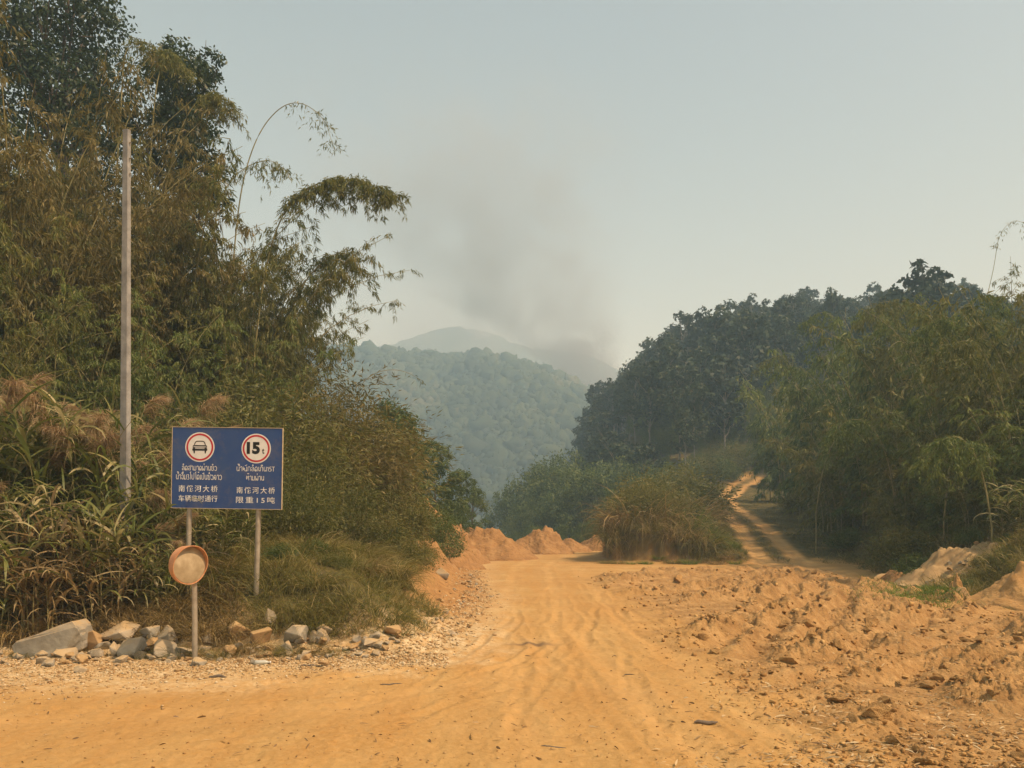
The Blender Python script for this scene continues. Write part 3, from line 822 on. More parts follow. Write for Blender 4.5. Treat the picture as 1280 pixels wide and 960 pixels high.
def reed(seed, H, ncanes, spread, leafL=(.6, 1.1), leafW=(.025, .055), dry=.25, plumes=0, mat="reed", per=11, low=.08, lean=.25):
    rng = np.random.default_rng(seed)
    lines, B, AZ, EL, LEN, W, BD, T = [], [], [], [], [], [], [], []
    pl = []
    for i in range(ncanes):
        a = rng.uniform(0, 2 * np.pi); rr = spread * math.sqrt(rng.uniform())
        base = np.array([rr * math.cos(a), rr * math.sin(a), -.15])
        h = H * rng.uniform(.55, 1.0)
        pts = culm_line(rng, base, a + rng.normal() * .6, h, rng.uniform(.05, lean * 2), 9)
        lines.append((pts, np.linspace(.014, .005, 9)))
        k = per
        t = np.sort(rng.uniform(low, 1, k)); f = t * 8; j = np.minimum(f.astype(int), 7); fr = (f - j)[:, None]
        B.append(pts[j] * (1 - fr) + pts[j + 1] * fr)
        AZ.append(rng.uniform(0, 2 * np.pi, k)); EL.append(rng.uniform(.7, 1.35, k)); LEN.append(rng.uniform(*leafL, k))
        W.append(rng.uniform(*leafW, k)); BD.append(rng.uniform(.6, 2.3, k))
        T.append(np.where(rng.uniform(size=k) < dry * (1.5 - t), rng.uniform(.7, 1, k), rng.uniform(.05, .6, k)))
        if i < plumes: pl.append((pts[-1], a + rng.normal() * .4))
    B = np.vstack(B); n = len(B)
    V, Q, k = straps(B, np.concatenate(AZ), np.concatenate(EL), np.concatenate(LEN), np.concatenate(W), np.concatenate(BD), rng)
    parts = []
    CV, CQ = tubes(lines, 5)
    parts.append(("canes", mesh_np("canes", CV, CQ, mat=M["culm"], smooth=True)))
    parts.append(("blades", mesh_np("blades", V, Q, mat=M[mat], tint=np.repeat(np.concatenate(T), k))))
    for tip, a in pl:
        parts.append(("plume", plume_mesh(rng, tip, a, rng.uniform(.75, 1.15))))
    return parts

def plume_mesh(rng, tip, a, L):
    n = 300
    out = np.array([math.cos(a), math.sin(a), 0])
    s = rng.uniform(0, 1, n)
    b = tip + out * (L * .45 * s ** 1.7)[:, None] + np.array([0, 0, 1.0]) * (L * (.95 * s - .55 * s ** 2))[:, None] - np.array([0, 0, .12])
    az = a + rng.normal(size=n) * .75
    ln = L * (.62 - .35 * s) * rng.uniform(.6, 1.2, n)
    V, Q, k = straps(b, az, rng.uniform(.2, 1.1, n), ln, np.full(n, .009), rng.uniform(1.0, 2.4, n), rng, 4)
    return mesh_np("plume", V, Q, mat=M["plume"], tint=np.repeat(rng.uniform(0, 1, n), k))

def tussock(seed, n, H, R_, W=.012, mat="grass", bend=(.5, 2.0), dry=.2):
    rng = np.random.default_rng(seed)
    a = rng.uniform(0, 2 * np.pi, n); rr = R_ * np.sqrt(rng.uniform(size=n))
    b = np.stack([rr * np.cos(a), rr * np.sin(a), np.full(n, -.05)], -1)
    az = a + rng.normal(size=n) * .8
    V, Q, k = straps(b, az, rng.uniform(.9, 1.5, n), H * rng.uniform(.5, 1.2, n), W * rng.uniform(.6, 1.4, n), rng.uniform(*bend, n), rng, 4)
    t = np.where(rng.uniform(size=n) < dry, rng.uniform(.6, 1, n), rng.uniform(0, .6, n))
    return [("blades", mesh_np("blades", V, Q, mat=M[mat], tint=np.repeat(t, k)))]

def place(proto, name, label, cat, loc, rotz=0.0, scale=1.0, group=None, lean=(0, 0)):
    sc = scale if isinstance(scale, tuple) else (scale,) * 3
    e = empty(name, loc, (lean[0], lean[1], rotz), sc)
    tag(e, label, cat, group)
    for pn, me in proto:
        link(pn, me, e)
    return e

def at(px, Y):
    return (px - 640.0) * Y / FPX
def ptop(py, Y):
    return CAM_H + (HOR - py) * Y / FPX

def rock_mesh(seed, size, mat, npts=14, rough=.03, bev=.05):
    rng = np.random.default_rng(seed)
    bm = bmesh.new()
    p = unit(rng.normal(size=(npts, 3))) * rng.uniform(.75, 1.1, (npts, 1))
    for v in p: bm.verts.new(v)
    r = bmesh.ops.convex_hull(bm, input=bm.verts)
    bmesh.ops.delete(bm, geom=[v for v in bm.verts if not v.link_faces], context='VERTS')
    bmesh.ops.dissolve_limit(bm, angle_limit=R(14), verts=bm.verts, edges=bm.edges)
    bmesh.ops.bevel(bm, geom=list(bm.edges), offset=bev, segments=1, affect='EDGES', clamp_overlap=True)
    bmesh.ops.triangulate(bm, faces=bm.faces)
    bmesh.ops.subdivide_edges(bm, edges=bm.edges, cuts=1, use_grid_fill=True)
    co = np.array([v.co[:] for v in bm.verts])
    d = rough * (fbm(co[:, 0] * 2.2 + co[:, 2] * 1.3, co[:, 1] * 2.2 - co[:, 2] * 1.7, seed, 3))
    for v, k in zip(bm.verts, d):
        v.co = Vector((v.co.x * size[0], v.co.y * size[1], v.co.z * size[2])) * (1 + k * 1.4)
    return bm_mesh("rock", bm, M[mat])

def clod_mesh(seed, size, mat, rough=.30):
    rng = np.random.default_rng(seed)
    bm = bmesh.new()
    for v in unit(rng.normal(size=(12, 3))) * rng.uniform(.7, 1.1, (12, 1)): bm.verts.new(v)
    bmesh.ops.convex_hull(bm, input=bm.verts)
    bmesh.ops.delete(bm, geom=[v for v in bm.verts if not v.link_faces], context='VERTS')
    bmesh.ops.triangulate(bm, faces=bm.faces)
    bmesh.ops.subdivide_edges(bm, edges=bm.edges, cuts=3, use_grid_fill=True)
    co = np.array([v.co[:] for v in bm.verts])
    d = rough * fbm(co[:, 0] * 1.2 + co[:, 2] * .9 + seed, co[:, 1] * 1.2 - co[:, 2] * .8, seed, 3) + .12 * np.abs(fbm(co[:, 0] * 4 + co[:, 2] * 3, co[:, 1] * 4 - co[:, 2] * 2, seed + 5, 3))
    for v, k in zip(bm.verts, d):
        s = 1 + k
        v.co = Vector((v.co.x * size[0] * s, v.co.y * size[1] * s, v.co.z * size[2] * s))
    return bm_mesh("clod", bm, M[mat])

# ------------------------------------------------------------------ build: setting
rnd = random.Random(7)
RG = np.random.default_rng(7)
ground = build_ground()
build_hills()
build_haze()
build_smoke()

# ------------------------------------------------------------------ signs
def disc(bm, x, z, r, y, n=40, r_in=0.0):
    if r_in <= 0:
        vs_ = [bm.verts.new((x + r * math.cos(2 * math.pi * k / n), y, z + r * math.sin(2 * math.pi * k / n))) for k in range(n)]
        f = bm.faces.new(vs_)
    else:
        o = [bm.verts.new((x + r * math.cos(2 * math.pi * k / n), y, z + r * math.sin(2 * math.pi * k / n))) for k in range(n)]
        i = [bm.verts.new((x + r_in * math.cos(2 * math.pi * k / n), y, z + r_in * math.sin(2 * math.pi * k / n))) for k in range(n)]
        for k in range(n):
            bm.faces.new((o[k], o[(k + 1) % n], i[(k + 1) % n], i[k]))

def poly(bm, pts, y):
    bm.faces.new([bm.verts.new((p[0], y, p[1])) for p in pts])

def rounded(pts, it=3):
    pts = [np.array(p, float) for p in pts]
    for _ in range(it):
        q = [pts[0]]
        for a, b in zip(pts[:-1], pts[1:]):
            q += [a * .75 + b * .25, a * .25 + b * .75]
        q.append(pts[-1]); pts = q
    return pts

def stroke(bm, pts, w, y, close=False):
    p = np.array(rounded(pts, 2)) if len(pts) > 2 else np.array(pts, float)
    t = unit(np.gradient(p, axis=0)); nrm = np.stack([-t[:, 1], t[:, 0]], -1) * w * .5
    a = [bm.verts.new((v[0], y, v[1])) for v in p + nrm]; b = [bm.verts.new((v[0], y, v[1])) for v in p - nrm]
    for k in range(len(p) - 1):
        bm.faces.new((a[k], a[k + 1], b[k + 1], b[k]))

def lp(cx, cy, r=.11):
    return [(cx + r * math.cos(k * 2 * math.pi / 8), cy + r * math.sin(k * 2 * math.pi / 8)) for k in range(9)]
LAO = {  # strokes of each letter in a box one unit high, and its advance
 'ລ': ([[(.08, .75), (.3, 1.02), (.62, .8), (.62, 0)], [(.62, .45), (.3, .55), (.06, .3), (.25, -.02), (.42, .15)]], .8),
 'ດ': ([[(.4, .3), (.4, .02), (.05, .0), (.05, .6), (.3, 1.05), (.64, .8), (.62, 0)], lp(.3, .25)], .8),
 'ສ': ([[(.08, .75), (.3, 1.02), (.62, .8), (.62, 0)], [(.62, .45), (.3, .55), (.06, .3), (.25, -.02), (.42, .15)], [(.55, .9), (.8, 1.15)]], .8),
 'າ': ([[(.04, .75), (.22, 1.05), (.45, .9), (.45, 0)]], .62),
 'ມ': ([[(.1, 1), (.1, .1)], lp(.14, .1), [(.2, .04), (.62, .04)], [(.62, .04), (.62, 1)]], .82),
 'ຜ': ([[(.06, 1), (.06, 0), (.22, 0), (.36, .55), (.5, 0), (.68, 0), (.68, 1)]], .86),
 'ຝ': ([[(.06, 1), (.06, 0), (.22, 0), (.36, .55), (.5, 0), (.68, 0), (.68, 1.3)]], .86),
 'ນ': ([[(.1, 1), (.1, .05), (.4, .05), (.62, .3)], [(.62, 1), (.62, .1)], lp(.55, .14)], .82),
 'ຂ': ([lp(.14, .85), [(.24, .85), (.2, .5), (.08, .3), (.2, 0), (.6, 0), (.6, 1)]], .8),
 'ຊ': ([lp(.14, .85), [(.24, .85), (.2, .5), (.08, .3), (.2, 0), (.6, 0), (.55, .7), (.75, 1.1)]], .82),
 'ວ': ([[(.06, .78), (.3, 1.05), (.64, .75), (.6, .1), (.3, -.04), (.08, .2)]], .78),
 'ງ': ([[(.05, .75), (.3, 1.05), (.52, .8), (.5, .05), (.25, 0), (.05, .35)]], .68),
 'ປ': ([[(.08, 1), (.08, .02), (.62, .02), (.62, 1.35)]], .82),
 'ໄ': ([[(.35, 0), (.3, .9), (.3, 1.3), (.06, 1.5), (.45, 1.55)]], .55),
 'ເ': ([[(.14, 1), (.14, .05), (.36, .05), (.3, .22)]], .45),
 'ຄ': ([[(.05, 0), (.05, .6), (.3, 1.05), (.64, .7), (.62, 0), (.4, .05), (.3, .35)], lp(.28, .4)], .82),
 'ກ': ([[(.06, 0), (.12, .5), (.04, .8), (.3, 1.05), (.62, .85), (.62, 0)]], .8),
 'ຫ': ([[(.08, 1), (.08, 0), (.3, .8), (.5, .9)], lp(.55, .85), [(.5, .7), (.66, .3), (.66, 0)]], .84),
 'ໜ': ([[(.08, 1), (.08, 0), (.3, .8), (.42, .5), (.45, 0), (.9, .05)], [(.9, 1), (.9, 0)], lp(.84, .1)], 1.1),
 'ບ': ([[(.08, 1), (.08, .02), (.62, .02), (.62, 1)]], .82),
 'ຳ': ([lp(-.22, 1.3, .13), [(.04, .75), (.22, 1.05), (.45, .9), (.45, 0)]], .62),
 '3': ([[(.05, .9), (.3, 1.05), (.5, .75), (.2, .52), (.55, .4), (.5, 0), (.05, .05)]], .66),
 '1': ([[(.05, .8), (.25, 1), (.25, 0)]], .45),
 '5': ([[(.5, 1), (.1, 1), (.08, .58), (.45, .6), (.5, .1), (.05, 0)]], .66),
 'T': ([[(.0, 1), (.6, 1)], [(.3, 1), (.3, 0)]], .66),
}
MARK = {'ົ': [lp(-.42, 1.32, .12)], '່': [[(-.4, 1.25), (-.4, 1.6)]], '້': [[(-.55, 1.5), (-.4, 1.6), (-.42, 1.35), (-.15, 1.6)]], 'ັ': [[(-.6, 1.3), (-.4, 1.2), (-.15, 1.45)]],
        'ຶ': [[(-.65, 1.2), (-.4, 1.5), (-.12, 1.2), (-.65, 1.2)], lp(-.2, 1.5, .1)], 'ື': [[(-.65, 1.2), (-.4, 1.5), (-.12, 1.2), (-.65, 1.2)], [(-.2, 1.3), (-.2, 1.6)]], 'ີ': [[(-.65, 1.2), (-.4, 1.5), (-.12, 1.2), (-.65, 1.2)]]}

def lao_line(s, xc, z0, width, h, y, mat):
    bm = bmesh.new(); x = 0.0; st = []
    for ch in s:
        if ch in MARK:
            for k in MARK[ch]: st.append([(x + a, b) for a, b in k])
        else:
            g, adv = LAO[ch]
            for k in g: st.append([(x + a, b) for a, b in k])
            x += adv
    sx = width / x
    for k in st:
        stroke(bm, [(xc - width / 2 + a * sx, z0 + b * h) for a, b in k], .0095, y)
    return bm_mesh("lettering", bm, mat)

def text_mesh(body, xc, z0, width, h, y, mat, bold=.012, name="lettering", spacing=1.0):
    c = bpy.data.curves.new("t", 'FONT'); c.body = body; c.size = 1; c.offset = bold; c.space_character = spacing
    o = bpy.data.objects.new("t", c); COL.objects.link(o)
    dg = bpy.context.evaluated_depsgraph_get(); dg.update()
    me = bpy.data.meshes.new_from_object(o.evaluated_get(dg))
    bpy.data.objects.remove(o); bpy.data.curves.remove(c)
    n = len(me.vertices); co = np.zeros(n * 3, np.float32); me.vertices.foreach_get("co", co); co = co.reshape(-1, 3)
    mn, mx_ = co.min(0), co.max(0)
    out = np.zeros_like(co)
    out[:, 0] = xc - width / 2 + (co[:, 0] - mn[0]) / (mx_[0] - mn[0]) * width
    out[:, 2] = z0 + (co[:, 1] - mn[1]) / (mx_[1] - mn[1]) * h
    out[:, 1] = y
    me.vertices.foreach_set("co", out.ravel()); me.materials.clear(); me.materials.append(mat); me.name = name
    me.update()
    return me

def build_sign():
    Y = 14.65
    cx = at(281.5, Y); gzv = gz(cx, Y)
    root = empty("road_sign", (cx, Y, gzv), (0, R(0.9), R(-1.5)))
    tag(root, "blue bilingual bridge notice board on two steel posts by the roadside", "road sign")
    zc = 3.15 - gzv
    W, H_ = 2.03, 1.475
    m, nt, b = new_mat("sign_blue")
    tc = nt.nodes.new("ShaderNodeTexCoord"); n1 = nt.nodes.new("ShaderNodeTexNoise"); n1.inputs["Scale"].default_value = 1.6; n1.inputs["Detail"].default_value = 6
    nt.links.new(tc.outputs["Object"], n1.inputs["Vector"])
    rp = nt.nodes.new("ShaderNodeValToRGB"); e = rp.color_ramp.elements
    e[0].position = .35; e[0].color = (.010, .052, .215, 1); e[1].position = .8; e[1].color = (.04, .08, .20, 1)
    nt.links.new(n1.outputs[0], rp.inputs[0]); n2 = nt.nodes.new("ShaderNodeTexNoise"); n2.inputs["Scale"].default_value = 2.6; n2.inputs["Detail"].default_value = 9; n2.inputs["Roughness"].default_value = .7
    nt.links.new(tc.outputs["Object"], n2.inputs["Vector"])
    r2 = nt.nodes.new("ShaderNodeMapRange"); r2.inputs[1].default_value = .5; r2.inputs[2].default_value = .75; r2.inputs[4].default_value = .4; nt.links.new(n2.outputs[0], r2.inputs[0])
    dm = nt.nodes.new("ShaderNodeMix"); dm.data_type = 'RGBA'; dm.inputs[7].default_value = (.20, .15, .10, 1)
    nt.links.new(r2.outputs[0], dm.inputs[0]); nt.links.new(rp.outputs[0], dm.inputs[6]); nt.links.new(dm.outputs[2], b.inputs["Base Color"]); b.inputs["Roughness"].default_value = .45
    bm = bmesh.new()
    bmesh.ops.create_cube(bm, size=1)
    bmesh.ops.scale(bm, vec=(W, .02, H_), verts=bm.verts); bmesh.ops.translate(bm, vec=(0, 0, zc), verts=bm.verts)
    link("board", bm_mesh("board", bm, m), root)
    bm = bmesh.new(); t = .010
    for x0, x1, z0, z1 in ((-W/2 - t, W/2 + t, H_/2, H_/2 + t), (-W/2 - t, W/2 + t, -H_/2 - t, -H_/2), (-W/2 - t, -W/2, -H_/2, H_/2), (W/2, W/2 + t, -H_/2, H_/2)):
        r = bmesh.ops.create_cube(bm, size=1)
        bmesh.ops.scale(bm, vec=(x1 - x0, .036, z1 - z0), verts=r["verts"]); bmesh.ops.translate(bm, vec=((x0 + x1)/2, 0, zc + (z0 + z1)/2), verts=r["verts"])
    link("board_rim", bm_mesh("board_rim", bm, M["board_edge"]), root)
    k = 0.01465 / 8.26
    X = lambda p: (p - 635) * k
    Zf = lambda p: zc + (488 - p) * k
    yf = -.0105
    for (px, py), lab in (((350, 275), "round no vehicles emblem with a black car"), ((937, 282), "round weight limit emblem reading 15 t")):
        r = 153 * k
        bm = bmesh.new(); disc(bm, X(px), Zf(py), r, yf - .001)
        em = link("emblem", bm_mesh("emblem", bm, M["white"]), root); em["label"] = lab
        bm = bmesh.new(); disc(bm, X(px), Zf(py), r * .92, yf - .003, r_in=r * .80)
        link("red_ring", bm_mesh("red_ring", bm, M["red"]), em)
        if px < 600:
            bm = bmesh.new(); c = k
            q = lambda a, bb: (X(a), Zf(bb))
            y2 = yf - .003
            # car seen from the front: roof, windscreen, bonnet, bumper, wheels
            stroke(bm, [q(292, 252), q(305, 222), q(318, 214), q(382, 214), q(396, 222), q(408, 252)], 9 * c, y2)
            poly(bm, [q(276, 262), q(284, 255), q(416, 255), q(424, 262), q(424, 276), q(412, 268), q(288, 268), q(276, 276)][::-1], y2)
            poly(bm, [q(276, 276.5), q(302, 276.5), q(302, 292), q(276, 292)][::-1], y2)
            poly(bm, [q(398, 276.5), q(424, 276.5), q(424, 292), q(398, 292)][::-1], y2)
            poly(bm, [q(304, 280), q(396, 280), q(396, 286), q(304, 286)][::-1], y2)
            poly(bm, [q(272, 293), q(428, 293), q(428, 312), q(272, 312)][::-1], y2)
            poly(bm, [q(282, 312.5), q(300, 312.5), q(298, 340), q(288, 340)][::-1], y2)
            poly(bm, [q(400, 312.5), q(418, 312.5), q(412, 340), q(402, 340)][::-1], y2)
            link("car_symbol", bm_mesh("car_symbol", bm, M["black"]), em)
        else:
            link("number", text_mesh("15", X(907), Zf(340), 137 * k, 125 * k, yf - .003, M["black"], .055, "number"), em)
            link("unit_letter", text_mesh("t", X(1010), Zf(336), 24 * k, 56 * k, yf - .003, M["black"], .03, "unit_letter"), em)
    yl = yf - .002
    for s, a, bb, top, bot in (("ລົດສາມາດຜ່ານຂົວ", 165, 535, 470, 516), ("ນ້ຳງື່ມ3ໄປໄດ້ເປັນຊົ່ວຄາວ", 105, 587, 560, 610), ("ນ້ຳໜັກລົດເກີນ15T", 735, 1135, 470, 516), ("ຫ້າມຜ່ານ", 838, 1028, 565, 610)):
        link("lettering", lao_line(s, X((a + bb)/2), Zf(bot), (bb - a) * k, (bot - top) * k, yl, M["white"]), root)
    for s, a, bb, top, bot in (("南俄河大桥", 135, 541, 670, 738), ("车辆临时通行", 135, 541, 772, 838), ("南俄河大桥", 740, 1138, 680, 746), ("限重15吨", 735, 1138, 780, 846)):
        link("lettering", text_mesh(s, X((a + bb)/2), Zf(bot), (bb - a) * k, (bot - top) * k, yl, M["white"], .004, spacing=1.35 if len(s) == 5 else 1.0), root)
    for px in (233.5, 321.0):
        x = at(px, Y) - cx
        lean = .0
        V, Q = tubes([([(x - .03, .055, -.35), (x - .01, .055, 1.2), (x + .01, .055, zc + .55)], .047)], 14)
        link("post", mesh_np("post", V, Q, mat=M["steel"], smooth=True), root)

def build_mirror():
    Y = 12.6; cx = at(243.5, Y); g = gz(cx, Y)
    root = empty("traffic_mirror", (cx, Y, g))
    tag(root, "round convex traffic mirror with faded orange hood on a short post", "traffic mirror")
    V, Q = tubes([([(0, 0, -.3), (.0, 0, .6), (-.01, 0, 1.45)], .042)], 14)
    link("post", mesh_np("post", V, Q, mat=M["steel"], smooth=True), root)
    zc = 1.50 - g; rad = .292
    a = R(56)      # turned to the right of the lens
    nrm = Vector((math.sin(a), -math.cos(a), .02)).normalized()
    side = Vector((math.cos(a), math.sin(a), 0)); up = side.cross(nrm) * -1
    if up.z < 0: up = -up
    c0 = Vector((-.06, -.15, zc))
    bm = bmesh.new(); rings = []
    for i in range(9):
        r = rad * .97 * i / 8
        h = .055 + .045 * (1 - (i / 8) ** 2)
        if i == 0: rings.append([bm.verts.new(c0 + nrm * h)])
        else: rings.append([bm.verts.new(c0 + nrm * h + side * r * math.cos(t) + up * r * math.sin(t)) for t in [2 * math.pi * k / 40 for k in range(40)]])
    for k in range(40): bm.faces.new((rings[0][0], rings[1][k], rings[1][(k + 1) % 40]))
    for i in range(1, 8):
        for k in range(40): bm.faces.new((rings[i][k], rings[i + 1][k], rings[i + 1][(k + 1) % 40], rings[i][(k + 1) % 40]))
    bmesh.ops.recalc_face_normals(bm, faces=bm.faces)
    m, nt, b = new_mat("dusty_mirror")
    tc = nt.nodes.new("ShaderNodeTexCoord"); n1 = nt.nodes.new("ShaderNodeTexNoise"); n1.inputs["Scale"].default_value = 7; n1.inputs["Detail"].default_value = 7
    nt.links.new(tc.outputs["Object"], n1.inputs["Vector"])
    rp = nt.nodes.new("ShaderNodeValToRGB"); e = rp.color_ramp.elements
    e[0].position = .3; e[0].color = (.33, .25, .14, 1); e[1].position = .7; e[1].color = (.52, .42, .27, 1)
    nt.links.new(n1.outputs[0], rp.inputs[0]); nt.links.new(rp.outputs[0], b.inputs["Base Color"]); b.inputs["Roughness"].default_value = .6; b.inputs["Metallic"].default_value = .15
    link("mirror_face", bm_mesh("mirror_face", bm, m, True), root)
    # hood: dish wall all round with a visor deep at the top, shallow below
    bm = bmesh.new(); A, B, C, D = [], [], [], []
    N = 48
    for k in range(N):
        t = 2 * math.pi * k / N
        dep = .06 + .10 * max(0, (math.sin(t) + .45) / 1.45) ** .8
        d = side * math.cos(t) + up * math.sin(t)
        A.append(bm.verts.new(c0 - nrm * .06 + d * (rad * .86))); B.append(bm.verts.new(c0 - nrm * .03 + d * (rad * 1.02)))
        C.append(bm.verts.new(c0 + nrm * dep + d * (rad * 1.04))); D.append(bm.verts.new(c0 + nrm * dep + d * (rad * 1.0)))
    E_ = [bm.verts.new(c0 + nrm * .05 + (side * math.cos(2*math.pi*k/N) + up * math.sin(2*math.pi*k/N)) * rad * .985) for k in range(N)]
    for k in range(N):
        j = (k + 1) % N
        for p, q in ((A, B), (B, C), (C, D), (D, E_)):
            bm.faces.new((p[k], p[j], q[j], q[k]))
    bm.faces.new(A)
    bmesh.ops.recalc_face_normals(bm, faces=bm.faces)
    link("hood", bm_mesh("hood", bm, M["orange"]), root)

def build_pole():
    Y = 15.5; x = at(156, Y); g = gz(x, Y)
    root = empty("utility_pole", (x, Y, g), (0, R(.3), R(-12)))
    tag(root, "tall square concrete utility pole without wires among the reeds", "utility pole")
    top = ptop(163, Y) - g
    bm = bmesh.new()
    rings = []
    for z, w in ((-.5, .092), (top * .5, .074), (top, .058)):
        c = w * .18; s = w
        pts = [(-s + c, -s), (s - c, -s), (s, -s + c), (s, s - c), (s - c, s), (-s + c, s), (-s, s - c), (-s, -s + c)]
        rings.append([bm.verts.new((p[0], p[1] * .8, z)) for p in pts])
    for a, b in zip(rings[:-1], rings[1:]):
        for k in range(8): bm.faces.new((a[k], a[(k + 1) % 8], b[(k + 1) % 8], b[k]))
    bm.faces.new(rings[-1])
    link("shaft", bm_mesh("shaft", bm, M["concrete"]), root)
    for z in (.25, .55, .85):
        V, Q = tubes([([(-.10, 0, top - z), (.10, 0, top - z)], .014)], 8)
        link("bolt", mesh_np("bolt", V, Q, mat=M["steel"]), root)
build_sign()
build_mirror()
build_pole()

# ------------------------------------------------------------------ heaps, rocks, clods
def heap(px, Y, w, d, h, seed, label, name="earth_heap", rough=.19, mat="earth", group=None):
    x = at(px, Y); n = 56
    u = np.linspace(-1.15, 1.15, n); U, Vv = np.meshgrid(u, u)
    rr = np.hypot(U + .12 * perlin(U * 1.5 + seed, Vv * 1.5, seed), Vv + .12 * perlin(U * 1.5, Vv * 1.5 + seed, seed + 1))
    z = h * (np.clip(1.08 - rr, 0, 2) ** 1.05) / 1.08
    z = np.minimum(z, h * .93 + .05 * h * perlin(U * 3, Vv * 3, seed + 2)) + (rr < 1.06) * h * rough * (fbm(U * 3.2, Vv * 3.2, seed + 3, 4) + .8 * np.abs(perlin(U * 9, Vv * 9, seed + 9))) * np.clip(1.2 - rr, 0, 1)
    X = x + U * w / 2; Yw = Y + Vv * d / 2
    Z = land(X, Yw) + z - np.where(rr > 1.05, .25, .0) - .03
    x0, y0 = x, Y; z0 = gz(x, Y)
    idx = np.arange(n * n).reshape(n, n)
    q = np.stack([idx[:-1, :-1], idx[:-1, 1:], idx[1:, 1:], idx[1:, :-1]], -1).reshape(-1, 4)
    me = mesh_np(name, np.stack([X - x0, Yw - y0, Z - z0], -1).reshape(-1, 3), q, mat=M[mat], smooth=True)
    o = link(name, me); o.location = (x0, y0, z0)
    tag(o, label, "earth heap" if "earth" in name else "rubble pile", group)
    return o
heap(540, 36, 4.6, 5.0, 2.0, 3, "tall orange earth heap nearest on the left road edge")
heap(574, 41, 3.0, 4.4, 1.55, 4, "low shoulder of orange earth behind the tall nearest heap")
heap(612, 45.5, 5.4, 5.0, 1.75, 11, "broad reddish earth heap second along the road bend")
heap(681, 53, 3.9, 4.2, 1.75, 21, "pointed reddish earth heap third along the road bend")
heap(712, 56, 3.2, 3.0, .95, 27, "low ridge of earth between the pointed heap and the last heap")
heap(744, 58.5, 2.8, 3.0, 1.15, 31, "small last earth heap beside the grassy island cutting")
heap(488, 26.5, 3.6, 4.6, 1.15, 41, "reddish earth mound with stones spilling from the left bank", rough=.16)
heap(530, 30.5, 2.8, 4.4, .95, 45, "reddish crumbly earth spill between the bank grass and the road", rough=.16)
heap(1185, 26.5, 3.6, 3.4, .95, 51, "pale rubble and earth pile at the foot of the right bank", "rubble_pile", .22, "rock_tan")
heap(1120, 27.5, 2.0, 2.0, .45, 57, "small reddish rubble pile left of the pale rubble pile", "rubble_pile", .25, "earth")
heap(1285, 20.5, 2.8, 3.0, 1.05, 61, "shaded brown earth pile at the right edge of the clearing", "earth_heap", .2, "earth_dim")
heap(1196, 22.0, .7, .8, .6, 67, "small upright lump of brown earth beside the shaded pile", "earth_heap", .25, "earth_dim")

def rock(px, py, Y, wpx, hpx, seed, mat, label, group=None, depth=.8, rot=None, npts=13, tilt=0.0, name="rock"):
    """a rock whose picture footprint is wpx x hpx with its foot at py"""
    x = at(px, Y); w = wpx * Y / FPX * .56; h = hpx * Y / FPX * .58
    me = rock_mesh(seed, (w, w * depth, h), mat, npts)
    me.name = name
    z = gz(x, Y)
    o = link(name, me)
    o.location = (x, Y, z + h * .52); o.rotation_euler = (0, tilt, 0)
    tag(o, label, "rock" if name == "rock" else name.replace("_", " "), group)
    return o
G_ = "quarry stones along the left bank"
def boulder():
    Y = 13.0; k = Y / FPX
    front = [(22, 812), (24, 805), (30, 800), (72, 783), (98, 774), (105, 780), (107, 795), (103, 812), (86, 818), (60, 820), (30, 822)]
    back = [(34, 806), (60, 790), (92, 777), (102, 783), (103, 808), (60, 812)]
    bm = bmesh.new(); x0 = at(66, Y); z0 = gz(x0, Y)
    for px, py in front: bm.verts.new((at(px, Y) - x0, -.10 + .12 * math.sin(px), (822 - py) * k - .05))
    for px, py in back: bm.verts.new((at(px, Y) - x0, .42 + .1 * math.cos(px * 2), (822 - py) * k - .05))
    bmesh.ops.convex_hull(bm, input=bm.verts)
    bmesh.ops.delete(bm, geom=[v for v in bm.verts if not v.link_faces], context='VERTS')
    bmesh.ops.dissolve_limit(bm, angle_limit=R(10), verts=bm.verts, edges=bm.edges)
    bmesh.ops.bevel(bm, geom=list(bm.edges), offset=.018, segments=1, affect='EDGES', clamp_overlap=True)
    bmesh.ops.triangulate(bm, faces=bm.faces); bmesh.ops.subdivide_edges(bm, edges=bm.edges, cuts=2, use_grid_fill=True)
    for v in bm.verts:
        q = v.co * 6; v.co += v.normal * .018 * float(fbm(np.array([q.x + q.y]), np.array([q.z - q.y]), 9, 3)[0])
    o = link("boulder", bm_mesh("boulder", bm, M["rock_grey"])); o.location = (x0, Y, z0)
    tag(o, "largest angular grey boulder with a slanted flat top at left", "boulder")
boulder()
rock(150, 806, 13.4, 46, 32, 12, "rock", "pale boulder half hidden by reeds behind the small stones", depth=.8)
rock(188, 800, 13.4, 34, 28, 14, "rock_grey", "grey stone tucked against the reeds left of the sign post")
rock(208, 807, 13.4, 38, 30, 19, "rock_grey", "dark grey blocky stone just left of the mirror post")
rock(205, 825, 12.75, 34, 26, 23, "rock", "white topped stone in front beside the mirror post")
rock(168, 824, 12.8, 40, 34, 29, "rock_grey", "wedge shaped blue grey stone in the middle of the row")
rock(141, 820, 12.9, 28, 22, 33, "rock", "small rounded pale stone beside the wedge shaped stone")
rock(118, 812, 13.2, 28, 30, 37, "rock_tan", "upright tan stone right of the largest boulder")
rock(83, 824, 12.7, 32, 18, 39, "rock", "pale flat stone at the foot of the largest boulder")
rock(300, 818, 13.6, 42, 34, 43, "rock_tan", "brown split boulder at the foot of the right sign post", npts=11)
rock(331, 814, 13.4, 38, 24, 47, "rock_tan", "orange tan flat topped block right of the right sign post", npts=10)
rock(338, 800, 13.9, 16, 30, 49, "rock", "tall thin pale slab standing behind the right sign post", depth=.5, npts=9)
rock(372, 808, 13.35, 40, 28, 53, "rock_grey", "grey boulder in grass right of the sign")
